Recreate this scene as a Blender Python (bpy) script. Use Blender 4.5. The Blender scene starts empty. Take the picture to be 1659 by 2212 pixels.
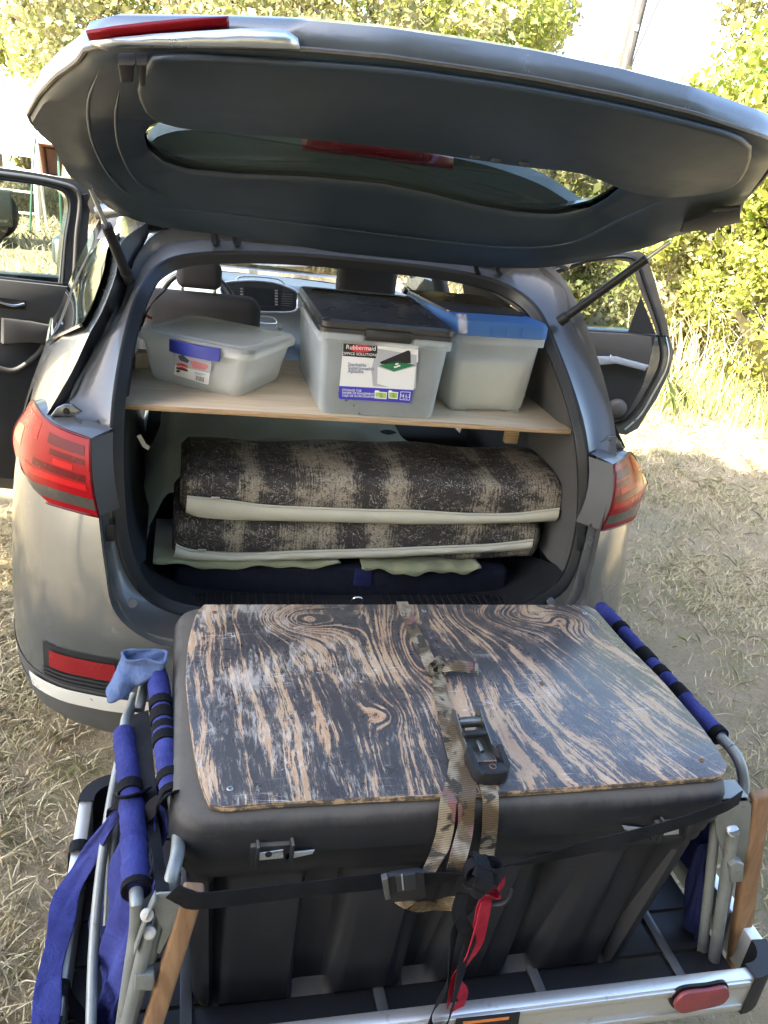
import bpy, bmesh, math, random
import numpy as np
from mathutils import Vector, Matrix

scene = bpy.context.scene
# ------------------------------------------------------------------ camera
CAM = np.array([-0.4634, -1.8279, 1.8232])
ROT = np.array([[0.96980033, 0.02961945, 0.24209505],
                [-0.20913857, -0.40972822, 0.88790982],
                [0.12549258, -0.91172665, -0.39115999]])   # columns: right, down, forward
FOC, CX, CY = 1790.0, 829.5, 1106.0                        # measured on a 1659 x 2212 view of the photo
cam_data = bpy.data.cameras.new('camera')
cam = bpy.data.objects.new('camera', cam_data)
scene.collection.objects.link(cam)
cam_data.sensor_fit = 'HORIZONTAL'
cam_data.sensor_width = 36.0
cam_data.lens = 36.0 * FOC / 1659.0
cam_data.clip_start, cam_data.clip_end = 0.02, 500.0
mw = Matrix.Identity(4)
for i in range(3):
    mw[i][0], mw[i][1], mw[i][2], mw[i][3] = ROT[i][0], -ROT[i][1], -ROT[i][2], CAM[i]
cam.matrix_world = mw
scene.camera = cam

# ------------------------------------------------------------------ sky, sun, exposure
SUN = Vector((-0.62, -0.36, 0.70)).normalized()
world = bpy.data.worlds.new('World')
scene.world = world
world.use_nodes = True
wn = world.node_tree
wn.nodes.clear()
sky = wn.nodes.new('ShaderNodeTexSky')
sky.sky_type = 'NISHITA'
sky.sun_disc = False
sky.sun_elevation = math.asin(SUN.z)
sky.sun_rotation = math.atan2(SUN.x, SUN.y)
sky.air_density, sky.dust_density, sky.ozone_density = 1.0, 2.2, 1.0
bg = wn.nodes.new('ShaderNodeBackground')
bg.inputs['Strength'].default_value = 0.15
wo = wn.nodes.new('ShaderNodeOutputWorld')
wn.links.new(sky.outputs[0], bg.inputs[0])
wn.links.new(bg.outputs[0], wo.inputs[0])
sun_data = bpy.data.lights.new('sun', 'SUN')
sun_data.energy = 5.0
sun_data.angle = math.radians(0.6)
sun_data.color = (1.0, 0.93, 0.80)
sun = bpy.data.objects.new('sun', sun_data)
scene.collection.objects.link(sun)
sun.rotation_euler = SUN.to_track_quat('Z', 'Y').to_euler()
scene.view_settings.view_transform = 'Standard'
scene.view_settings.look = 'None'
scene.view_settings.gamma = 1.0
scene.view_settings.use_curve_mapping = False
scene.view_settings.exposure = 3.1
scene.cycles.max_bounces = 8
scene.cycles.diffuse_bounces = 4
scene.cycles.glossy_bounces = 3
scene.cycles.transmission_bounces = 6
scene.cycles.transparent_max_bounces = 12
scene.cycles.sample_clamp_indirect = 6.0
scene.cycles.caustics_reflective = False
scene.cycles.caustics_refractive = False
scene.cycles.use_denoising = True

# ------------------------------------------------------------------ helpers
V = lambda *a: np.array(a, float)
def ray(p):
    return ROT @ np.array([p[0] - CX, p[1] - CY, FOC])
def at(p, X=None, Y=None, Z=None):
    """point of the place seen at view position p, at a known X, Y or Z"""
    r = ray(p)
    for i, v in enumerate((X, Y, Z)):
        if v is not None:
            return CAM + r * (v - CAM[i]) / r[i]
def on_plane(p, q, n):
    r = ray(p); n = np.asarray(n, float)
    return CAM + r * (np.dot(np.asarray(q) - CAM, n) / np.dot(r, n))
def tri(*pts):
    return [at((a, b), Y=c) for a, b, c in pts]

def catmull(P, n=6, closed=False):
    P = [np.asarray(p, float) for p in P]
    m = len(P)
    out = []
    rng = range(m if closed else m - 1)
    for i in rng:
        if closed:
            p0, p1, p2, p3 = P[(i - 1) % m], P[i], P[(i + 1) % m], P[(i + 2) % m]
        else:
            p1, p2 = P[i], P[i + 1]
            p0 = P[i - 1] if i > 0 else 2 * p1 - p2
            p3 = P[i + 2] if i + 2 < m else 2 * p2 - p1
        for k in range(n):
            t = k / n
            out.append(0.5 * (2 * p1 + (p2 - p0) * t + (2 * p0 - 5 * p1 + 4 * p2 - p3) * t * t
                              + (3 * p1 - p0 - 3 * p2 + p3) * t ** 3))
    if not closed:
        out.append(P[-1])
    return out
def resample(P, n, closed=False):
    P = [np.asarray(p, float) for p in P]
    if closed: P = P + [P[0]]
    d = np.cumsum([0] + [np.linalg.norm(P[i + 1] - P[i]) for i in range(len(P) - 1)])
    A = np.array(P)
    t = np.linspace(0, d[-1], n + 1 if closed else n)
    R = np.stack([np.interp(t, d, A[:, k]) for k in range(A.shape[1])], 1)
    return list(R[:-1] if closed else R)

ORG = {}
def tag(o, label=None, cat=None, group=None, kind=None):
    if label: o['label'] = label
    if cat: o['category'] = cat
    if group: o['group'] = group
    if kind: o['kind'] = kind
    return o
def thing(name, label, cat, loc=(0, 0, 0), group=None):
    o = bpy.data.objects.new(name, None)
    o.empty_display_size = 0.05
    scene.collection.objects.link(o)
    o.location = loc
    ORG[o] = np.asarray(loc, float)
    return tag(o, label, cat, group)
def mesh(name, verts, faces, mat, parent=None, loc=None, smooth=True, angle=35, **tags):
    me = bpy.data.meshes.new(name)
    org = ORG[parent] if parent is not None else np.asarray(loc if loc is not None else (0, 0, 0), float)
    me.from_pydata([tuple(np.asarray(v) - org) for v in verts], [], [tuple(f) for f in faces])
    me.update()
    return link(name, me, mat, parent, org, smooth, angle, **tags)
def link(name, me, mat, parent=None, org=(0, 0, 0), smooth=True, angle=35, **tags):
    o = bpy.data.objects.new(name, me)
    scene.collection.objects.link(o)
    for m in (mat if isinstance(mat, (list, tuple)) else [mat]):
        me.materials.append(m)
    if parent is not None:
        o.parent = parent
        ORG[o] = ORG[parent]
    else:
        o.location = tuple(org)
        ORG[o] = np.asarray(org, float)
    if smooth:
        me.shade_smooth()
        if angle: me.set_sharp_from_angle(angle=math.radians(angle))
    if tags: tag(o, **tags)
    return o
def bm_link(name, bm, mat, parent=None, loc=None, smooth=True, angle=35, **tags):
    org = ORG[parent] if parent is not None else np.asarray(loc if loc is not None else (0, 0, 0), float)
    bmesh.ops.translate(bm, verts=bm.verts, vec=-Vector(org))
    bmesh.ops.recalc_face_normals(bm, faces=bm.faces)
    me = bpy.data.meshes.new(name); bm.to_mesh(me); bm.free()
    return link(name, me, mat, parent, org, smooth, angle, **tags)
class MB:
    """collects several shapes of ONE part"""
    def __init__(self): self.v = []; self.f = []
    def add(self, v, f):
        k = len(self.v); self.v += list(v); self.f += [tuple(i + k for i in g) for g in f]; return self
    def build(self, name, mat, parent=None, **k): return mesh(name, self.v, self.f, mat, parent, **k)

def box_vf(c, s, rot=None, bevel=0.0, seg=2):
    bm = bmesh.new()
    bmesh.ops.create_cube(bm, size=1.0)
    for v in bm.verts: v.co = Vector((v.co.x * s[0], v.co.y * s[1], v.co.z * s[2]))
    if bevel: bmesh.ops.bevel(bm, geom=list(bm.edges), offset=bevel, segments=seg, affect='EDGES', profile=0.5)
    M = np.array(rot) if rot is not None else np.eye(3)
    bm.verts.index_update()
    v = [M @ np.array(x.co) + np.asarray(c) for x in bm.verts]
    f = [[x.index for x in g.verts] for g in bm.faces]
    bm.free()
    return v, f
def box(name, c, s, mat, parent=None, rot=None, bevel=0.004, seg=2, **k):
    v, f = box_vf(c, s, rot, bevel, seg)
    return mesh(name, v, f, mat, parent, **k)
def rz(a):
    c, s = math.cos(a), math.sin(a); return np.array([[c, -s, 0], [s, c, 0], [0, 0, 1.0]])
def rx(a):
    c, s = math.cos(a), math.sin(a); return np.array([[1, 0, 0], [0, c, -s], [0, s, c.real]])
def ry(a):
    c, s = math.cos(a), math.sin(a); return np.array([[c, 0, s], [0, 1, 0], [-s, 0, c]])
def basis(x, y):
    x = np.asarray(x, float); x = x / np.linalg.norm(x)
    y = np.asarray(y, float); y = y - x * np.dot(x, y); y /= np.linalg.norm(y)
    return np.stack([x, y, np.cross(x, y)], 1)
def frames(P, closed=False):
    n = len(P); T = []
    for i in range(n):
        a = P[(i - 1) % n] if (closed or i > 0) else P[i]
        b = P[(i + 1) % n] if (closed or i < n - 1) else P[i]
        t = b - a; T.append(t / (np.linalg.norm(t) + 1e-12))
    u = np.cross(T[0], (0, 0, 1.0))
    if np.linalg.norm(u) < 0.1: u = np.cross(T[0], (1.0, 0, 0))
    u /= np.linalg.norm(u); out = []
    for t in T:
        u = u - t * np.dot(u, t); u /= np.linalg.norm(u)
        out.append((t, u, np.cross(t, u)))
    return out
def tube_vf(P, r, n=10, closed=False, caps=True, sub=0, flat=1.0):
    P = [np.asarray(p, float) for p in P]
    if sub: P = catmull(P, sub, closed)
    fr = frames(P, closed); v = []; f = []
    m = len(P)
    rr = r if hasattr(r, '__len__') else [r] * m
    if hasattr(r, '__len__') and len(r) != m: rr = list(np.interp(np.linspace(0, 1, m), np.linspace(0, 1, len(r)), r))
    for i, p in enumerate(P):
        t, a, b = fr[i]
        for k in range(n):
            w = 2 * math.pi * k / n
            v.append(p + rr[i] * (math.cos(w) * a + flat * math.sin(w) * b))
    for i in range(m if closed else m - 1):
        j = (i + 1) % m
        for k in range(n):
            f.append((i * n + k, i * n + (k + 1) % n, j * n + (k + 1) % n, j * n + k))
    if caps and not closed:
        f.append(tuple(range(n - 1, -1, -1))); f.append(tuple((m - 1) * n + k for k in range(n)))
    return v, f
def tube(name, P, r, mat, parent=None, n=10, closed=False, sub=0, flat=1.0, **k):
    v, f = tube_vf(P, r, n, closed, True, sub, flat)
    return mesh(name, v, f, mat, parent, angle=50, **k)
def loft_vf(curves, closed=False):
    m = len(curves[0]); v = [p for c in curves for p in c]; f = []
    for i in range(len(curves) - 1):
        for k in range(m if closed else m - 1):
            j = (k + 1) % m
            f.append((i * m + k, i * m + j, (i + 1) * m + j, (i + 1) * m + k))
    return v, f
def loft(name, curves, mat, parent=None, closed=False, thick=0.0, off=-1, **k):
    v, f = loft_vf(curves, closed)
    o = mesh(name, v, f, mat, parent, **k)
    if thick:
        s = o.modifiers.new('solid', 'SOLIDIFY'); s.thickness = thick; s.offset = off
    return o
def ribbon_vf(P, W, w, t=0.0015, sub=0):
    """strap along P, W = across-direction(s)"""
    P = [np.asarray(p, float) for p in P]
    W = [np.asarray(x, float) for x in W] if np.ndim(W) == 2 else [np.asarray(W, float)] * len(P)
    if sub:
        P2 = catmull(P, sub); W = resample(W, len(P2)) if len(W) != len(P2) and False else [
            W[min(int(i / sub), len(W) - 1)] * (1 - (i % sub) / sub) + W[min(int(i / sub) + 1, len(W) - 1)] * ((i % sub) / sub)
            for i in range(len(P2))]
        P = P2
    v = []; f = []; m = len(P)
    for i in range(m):
        T = P[min(i + 1, m - 1)] - P[max(i - 1, 0)]; T /= np.linalg.norm(T) + 1e-12
        a = W[i] - T * np.dot(W[i], T); a /= np.linalg.norm(a) + 1e-12
        nn = np.cross(T, a)
        ww = w[i] if hasattr(w, '__len__') else w
        for s, q in ((-1, -1), (1, -1), (1, 1), (-1, 1)):
            v.append(P[i] + a * s * ww / 2 + nn * q * t / 2)
    for i in range(m - 1):
        for k in range(4):
            f.append((i * 4 + k, i * 4 + (k + 1) % 4, (i + 1) * 4 + (k + 1) % 4, (i + 1) * 4 + k))
    f.append((3, 2, 1, 0)); f.append(tuple((m - 1) * 4 + k for k in range(4)))
    return v, f
def ribbon(name, P, W, w, mat, parent=None, t=0.0015, sub=0, **k):
    v, f = ribbon_vf(P, W, w, t, sub)
    return mesh(name, v, f, mat, parent, angle=40, **k)
def prism_vf(poly, d):
    """polygon of 3-D points, extruded by vector d"""
    n = len(poly); d = np.asarray(d, float)
    v = [np.asarray(p, float) for p in poly]; v = v + [p + d for p in v]
    f = [tuple(range(n)), tuple(range(2 * n - 1, n - 1, -1))]
    f += [(i, (i + 1) % n + 0, (i + 1) % n + n, i + n) for i in range(n)]
    return v, f
def prism(name, poly, d, mat, parent=None, bevel=0.0, seg=2, **k):
    bm = bmesh.new(); n = len(poly)
    a = [bm.verts.new(tuple(p)) for p in poly]
    b = [bm.verts.new(tuple(np.asarray(p) + np.asarray(d))) for p in poly]
    f1 = bm.faces.new(a); f2 = bm.faces.new(b[::-1])
    for i in range(n): bm.faces.new((a[(i + 1) % n], a[i], b[i], b[(i + 1) % n]))
    bmesh.ops.recalc_face_normals(bm, faces=bm.faces)
    if bevel:
        ed = [e for e in bm.edges if any(f in (f1, f2) for f in e.link_faces)]
        bmesh.ops.bevel(bm, geom=ed, offset=bevel, segments=seg, affect='EDGES', profile=0.5)
    return bm_link(name, bm, mat, parent, **k)
def disc_vf(c, n, r, h, seg=16, dome=0.0):
    B = basis(*((n, (1, 0, 0)) if abs(n[0]) < 0.9 else (n, (0, 1, 0))))
    ax, u, w = B[:, 0], B[:, 1], B[:, 2]
    v = []; f = []
    prof = [(r, 0), (r, h * 0.7), (r * 0.88, h), (0.4 * r, h + dome)]
    for (q, z) in prof:
        for k in range(seg):
            t = 2 * math.pi * k / seg
            v.append(np.asarray(c) + ax * z + q * (math.cos(t) * u + math.sin(t) * w))
    for i in range(len(prof) - 1):
        for k in range(seg):
            f.append((i * seg + k, i * seg + (k + 1) % seg, (i + 1) * seg + (k + 1) % seg, (i + 1) * seg + k))
    f.append(tuple(range(3 * seg, 4 * seg))); f.append(tuple(range(seg - 1, -1, -1)))
    return v, f
def rrect(x0, x1, y0, y1, r, n=6):
    P = []
    for cx, cy, a in ((x1 - r, y1 - r, 0), (x0 + r, y1 - r, 90), (x0 + r, y0 + r, 180), (x1 - r, y0 + r, 270)):
        for k in range(n + 1):
            t = math.radians(a + 90 * k / n); P.append((cx + r * math.cos(t), cy + r * math.sin(t)))
    return P
def lettering(name, text, org, xdir, ydir, size, mat, parent, align='LEFT', depth=0.0003, shear=0, sx=1.0):
    cu = bpy.data.curves.new(name, 'FONT')
    cu.body = text; cu.size = size; cu.align_x = align; cu.extrude = depth; cu.shear = shear
    cu.resolution_u = 3
    tmp = bpy.data.objects.new('tmp_text', cu)
    scene.collection.objects.link(tmp)
    dg = bpy.context.evaluated_depsgraph_get()
    me = bpy.data.meshes.new_from_object(tmp.evaluated_get(dg))
    bpy.data.objects.remove(tmp)
    B = basis(xdir, ydir); co = np.empty(len(me.vertices) * 3); me.vertices.foreach_get('co', co)
    co = co.reshape(-1, 3); co[:, 0] *= sx
    co = co @ B.T + np.asarray(org) - ORG[parent]
    me.vertices.foreach_set('co', co.ravel()); me.update()
    return link(name, me, mat, parent, smooth=False)

# ------------------------------------------------------------------ node helper
class S:
    def __init__(self, m, s): self.m, self.s = m, s
    def _b(self, op, o, sw=False):
        a, b = (o, self) if sw else (self, o)
        return self.m.math(op, a, b)
    def __add__(self, o): return self._b('ADD', o)
    __radd__ = __add__
    def __sub__(self, o): return self._b('SUBTRACT', o)
    def __rsub__(self, o): return self._b('SUBTRACT', o, True)
    def __mul__(self, o): return self._b('MULTIPLY', o)
    __rmul__ = __mul__
    def __truediv__(self, o): return self._b('DIVIDE', o)
class Mat:
    def __init__(self, name, **k):
        self.mat = bpy.data.materials.new(name); self.mat.use_nodes = True
        self.t = self.mat.node_tree; self.t.nodes.clear()
        self.out = self.n('ShaderNodeOutputMaterial'); self.b = self.n('ShaderNodeBsdfPrincipled')
        self.t.links.new(self.b.outputs[0], self.out.inputs[0])
        for q, v in k.items(): self.set(q, v)
        self._co = {}
    def n(self, t): return self.t.nodes.new(t)
    def lk(self, v, sock):
        if isinstance(v, S): self.t.links.new(v.s, sock)
        elif hasattr(v, '__len__') and len(v) == 3 and sock.type == 'RGBA': sock.default_value = (*v, 1)
        else: sock.default_value = v
    NAMES = dict(col='Base Color', rough='Roughness', metal='Metallic', coat='Coat Weight', coatr='Coat Roughness', spec='Specular IOR Level',
                 trans='Transmission Weight', ior='IOR', alpha='Alpha', sheen='Sheen Weight', normal='Normal', emit='Emission Color',
                 emits='Emission Strength', sss='Subsurface Weight', aniso='Anisotropic')
    def set(self, q, v): self.lk(v, self.b.inputs[self.NAMES[q]]); return self
    def co(self, kind='Object', scale=None):
        if kind not in self._co: self._co[kind] = self.n('ShaderNodeTexCoord').outputs[kind]
        s = S(self, self._co[kind])
        if scale is not None:
            mp = self.n('ShaderNodeMapping'); self.t.links.new(s.s, mp.inputs[0]); mp.inputs['Scale'].default_value = scale
            s = S(self, mp.outputs[0])
        return s
    def math(self, op, a, b=0.0, c=None, clamp=False):
        m = self.n('ShaderNodeMath'); m.operation = op; m.use_clamp = clamp
        self.lk(a, m.inputs[0]); self.lk(b, m.inputs[1])
        if c is not None: self.lk(c, m.inputs[2])
        return S(self, m.outputs[0])
    def xyz(self, v):
        s = self.n('ShaderNodeSeparateXYZ'); self.lk(v, s.inputs[0]); return [S(self, o) for o in s.outputs]
    def vec(self, x, y, z=0.0):
        s = self.n('ShaderNodeCombineXYZ')
        for i, q in enumerate((x, y, z)): self.lk(q, s.inputs[i])
        return S(self, s.outputs[0])
    def noise(self, scale=5, detail=4, rough=0.55, co=None, dist=0.0, color=False):
        n = self.n('ShaderNodeTexNoise'); n.inputs['Scale'].default_value = scale; n.inputs['Detail'].default_value = detail
        n.inputs['Roughness'].default_value = rough; n.inputs['Distortion'].default_value = dist
        self.lk(co or self.co(), n.inputs['Vector'])
        return S(self, n.outputs[1 if color else 0])
    def voro(self, scale=5, co=None, feature='F1', rand=1.0, out='Distance'):
        n = self.n('ShaderNodeTexVoronoi'); n.feature = feature; n.inputs['Scale'].default_value = scale; n.inputs['Randomness'].default_value = rand
        self.lk(co or self.co(), n.inputs['Vector']); return S(self, n.outputs[out])
    def ramp(self, f, *stops, interp='LINEAR'):
        n = self.n('ShaderNodeValToRGB'); cr = n.color_ramp; cr.interpolation = interp; self.lk(f, n.inputs[0])
        stops = [(p, (c, c, c) if not hasattr(c, '__len__') else c) for p, c in stops]
        while len(cr.elements) < len(stops): cr.elements.new(0.5)
        for e, (p, c) in zip(cr.elements, stops): e.position = p; e.color = (*c, 1)
        return S(self, n.outputs[0])
    def step(self, f, a, b):
        n = self.n('ShaderNodeMapRange'); n.interpolation_type = 'SMOOTHSTEP'; self.lk(f, n.inputs[0])
        n.inputs[1].default_value = a; n.inputs[2].default_value = b; return S(self, n.outputs[0])
    def mix(self, f, a, b, mode='MIX'):
        n = self.n('ShaderNodeMix'); n.data_type = 'RGBA'; n.blend_type = mode; self.lk(f, n.inputs[0]); self.lk(a, n.inputs[6]); self.lk(b, n.inputs[7])
        return S(self, n.outputs[2])
    def bump(self, h, strength=0.4, dist=0.002):
        n = self.n('ShaderNodeBump'); n.inputs['Strength'].default_value = strength; n.inputs['Distance'].default_value = dist
        self.lk(h, n.inputs['Height']); return self.set('normal', S(self, n.outputs[0]))
def simple(name, col, rough=0.5, metal=0.0, var=0.12, vs=18, bump=0.0, bs=200, bd=0.001, **k):
    m = Mat(name, metal=metal, **k)
    n = m.noise(vs, 5, 0.6)
    m.set('col', m.mix(n, tuple(c * (1 - var) for c in col), tuple(min(1, c * (1 + var)) for c in col)))
    m.set('rough', m.math('MULTIPLY_ADD', n, 0.2, rough - 0.1))
    if bump: m.bump(m.noise(bs, 3, 0.6), bump, bd)
    return m.mat
# ------------------------------------------------------------------ materials
def paint_mat():
    m = Mat('silver_brown_paint', metal=0.55, rough=0.34, coat=0.7, coatr=0.06)
    fl = m.noise(900, 2, 0.6)
    dust = m.noise(7, 6, 0.65)
    c = m.mix(fl, (0.088, 0.096, 0.101), (0.119, 0.129, 0.135))
    m.set('col', m.mix(m.step(dust, 0.52, 0.78), c, (0.142, 0.148, 0.150)))
    m.set('rough', m.math('MULTIPLY_ADD', dust, 0.22, 0.13))
    return m.mat
PAINT = paint_mat()
JAMB = simple('shaded_jamb_paint', (0.080, 0.078, 0.074), 0.42, metal=0.4, coat=0.3, var=0.2, vs=9)  # body paint darkened for the shade on inward-facing jamb surfaces
BLACK_PLASTIC = simple('black_plastic', (0.012, 0.012, 0.0135), 0.5, spec=0.3, bump=0.25, bs=500)
GREY_PLASTIC = simple('grey_plastic', (0.052, 0.050, 0.047), 0.6, bump=0.2, bs=600)
TRIM_DARK = simple('charcoal_trim', (0.020, 0.0215, 0.0245), 0.5, spec=0.3, bump=0.25, bs=700)
GATE_TRIM = simple('tailgate_trim', (0.022, 0.034, 0.049), 0.38, spec=0.45, bump=0.3, bs=500, var=0.15)
SPOILER = simple('dark_teal_spoiler', (0.095, 0.115, 0.12), 0.4, var=0.08)
VALANCE = simple('grey_black_valance', (0.05, 0.05, 0.049), 0.62, var=0.25, vs=8, bump=0.3, bs=400)
RUBBER = simple('rubber', (0.008, 0.009, 0.011), 0.42)
CHROME = simple('chrome', (0.75, 0.75, 0.74), 0.16, metal=1.0)
BRIGHT = simple('bright_trim', (0.72, 0.71, 0.67), 0.3, metal=0.45)
SATIN = simple('satin_silver', (0.62, 0.64, 0.65), 0.3, metal=0.9)
DARK_STEEL = simple('dark_ratchet_steel', (0.20, 0.19, 0.165), 0.35, metal=0.9, var=0.3, vs=50)
STEEL = simple('zinc_steel', (0.45, 0.46, 0.44), 0.4, metal=0.85, var=0.3, vs=40)
def tube_mat():
    m = Mat('grey_tube_steel', metal=0.35, rough=0.42)
    n = m.noise(16, 6, 0.7); s = m.noise(60, 4, 0.7)
    c = m.mix(n, (0.12, 0.13, 0.122), (0.25, 0.26, 0.245))
    m.set('col', m.mix(m.step(s, 0.6, 0.75), c, (0.13, 0.10, 0.07)))
    m.bump(s, 0.1, 0.001)
    return m.mat
TUBE = tube_mat()
def alu_mat():
    m = Mat('brushed_aluminium', metal=0.8, rough=0.36)
    n = m.noise(6, 6, 0.65); g = m.noise(1, 3, 0.6, co=m.co('Object', (4, 200, 200)))
    c = m.mix(n, (0.53, 0.52, 0.49), (0.70, 0.685, 0.65))
    m.set('col', m.mix(m.step(m.noise(23, 6, 0.7), 0.58, 0.74), c, (0.36, 0.33, 0.29)))
    m.set('rough', m.math('MULTIPLY_ADD', g, 0.3, 0.22))
    return m.mat
ALU = alu_mat()
RED_LENS = simple('red_lens', (0.20, 0.004, 0.008), 0.22, spec=0.1, var=0.1)
RED_INNER = simple('red_lamp_element', (0.34, 0.008, 0.010), 0.25, var=0.2, vs=60, spec=0.1)
DARK_RED = simple('dark_red_element', (0.075, 0.003, 0.006), 0.25, spec=0.1)
RED_REFLECT = simple('red_reflector', (0.17, 0.006, 0.010), 0.25, coat=0.4)
FADED_RED = simple('faded_red_lamp', (0.17, 0.032, 0.036), 0.42, var=0.35, vs=60)
AMBER = simple('amber_element', (0.45, 0.10, 0.015), 0.16, var=0.3, vs=40)
SMOKE_LENS = simple('smoke_lens', (0.045, 0.040, 0.037), 0.2, var=0.3, vs=50)
def glass(name, tint, alpha, gloss=0.9):
    m = Mat(name)
    t = m.n('ShaderNodeBsdfTransparent'); t.inputs[0].default_value = (*tint, 1)
    g = m.n('ShaderNodeBsdfGlossy'); g.inputs['Roughness'].default_value = 0.02; g.inputs[0].default_value = (0.95, 0.97, 1, 1)
    fr = m.n('ShaderNodeFresnel'); fr.inputs['IOR'].default_value = 1.35
    mx = m.n('ShaderNodeMixShader')
    m.t.links.new(m.math('MULTIPLY_ADD', S(m, fr.outputs[0]), gloss, alpha).s, mx.inputs[0])
    m.t.links.new(t.outputs[0], mx.inputs[1]); m.t.links.new(g.outputs[0], mx.inputs[2])
    m.t.links.new(mx.outputs[0], m.out.inputs[0])
    return m.mat
GLASS = glass('clear_glass', (0.86, 0.92, 0.88), 0.0)
REAR_GLASS = glass('rear_window_glass', (0.62, 0.70, 0.68), 0.0, 0.22)
TINT = glass('tinted_glass', (0.42, 0.50, 0.46), 0.02)
DARK_GLASS = simple('dark_privacy_glass', (0.02, 0.024, 0.026), 0.05, var=0.05, coat=1.0, coatr=0.02)
SCREEN = simple('screen_glass', (0.012, 0.015, 0.018), 0.12, var=0.05)
HEADLINER = simple('headliner', (0.33, 0.31, 0.28), 0.9, bump=0.3, bs=900)
SEAT = simple('seat_fabric', (0.022, 0.021, 0.022), 0.85, bump=0.4, bs=900)
CARPET = simple('carpet', (0.012, 0.013, 0.015), 0.95, spec=0.15, bump=0.6, bs=700)
DASH = simple('dashboard_vinyl', (0.22, 0.25, 0.28), 0.55, bump=0.3, bs=700)

def ply_mat(name, base, dark, sc):
    m = Mat(name, rough=0.6)
    g = m.noise(1, 5, 0.6, co=m.co('Object', sc), dist=1.2)
    f = m.noise(1, 3, 0.7, co=m.co('Object', tuple(4 * s for s in sc)))
    c = m.mix(m.step(g, 0.35, 0.7), dark, base)
    c = m.mix(m.step(f, 0.55, 0.8), c, tuple(d * 0.75 for d in dark))
    m.set('col', c); m.bump(f, 0.15, 0.001)
    return m.mat
SHELF_PLY = ply_mat('birch_plywood', (0.66, 0.52, 0.36), (0.56, 0.42, 0.27), (2.5, 26, 10))
SHELF_EDGE = ply_mat('plywood_edge', (0.50, 0.35, 0.20), (0.30, 0.19, 0.10), (6, 40, 260))
ARM_WOOD = ply_mat('varnished_armrest_wood', (0.25, 0.145, 0.075), (0.16, 0.085, 0.04), (30, 30, 4))

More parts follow.
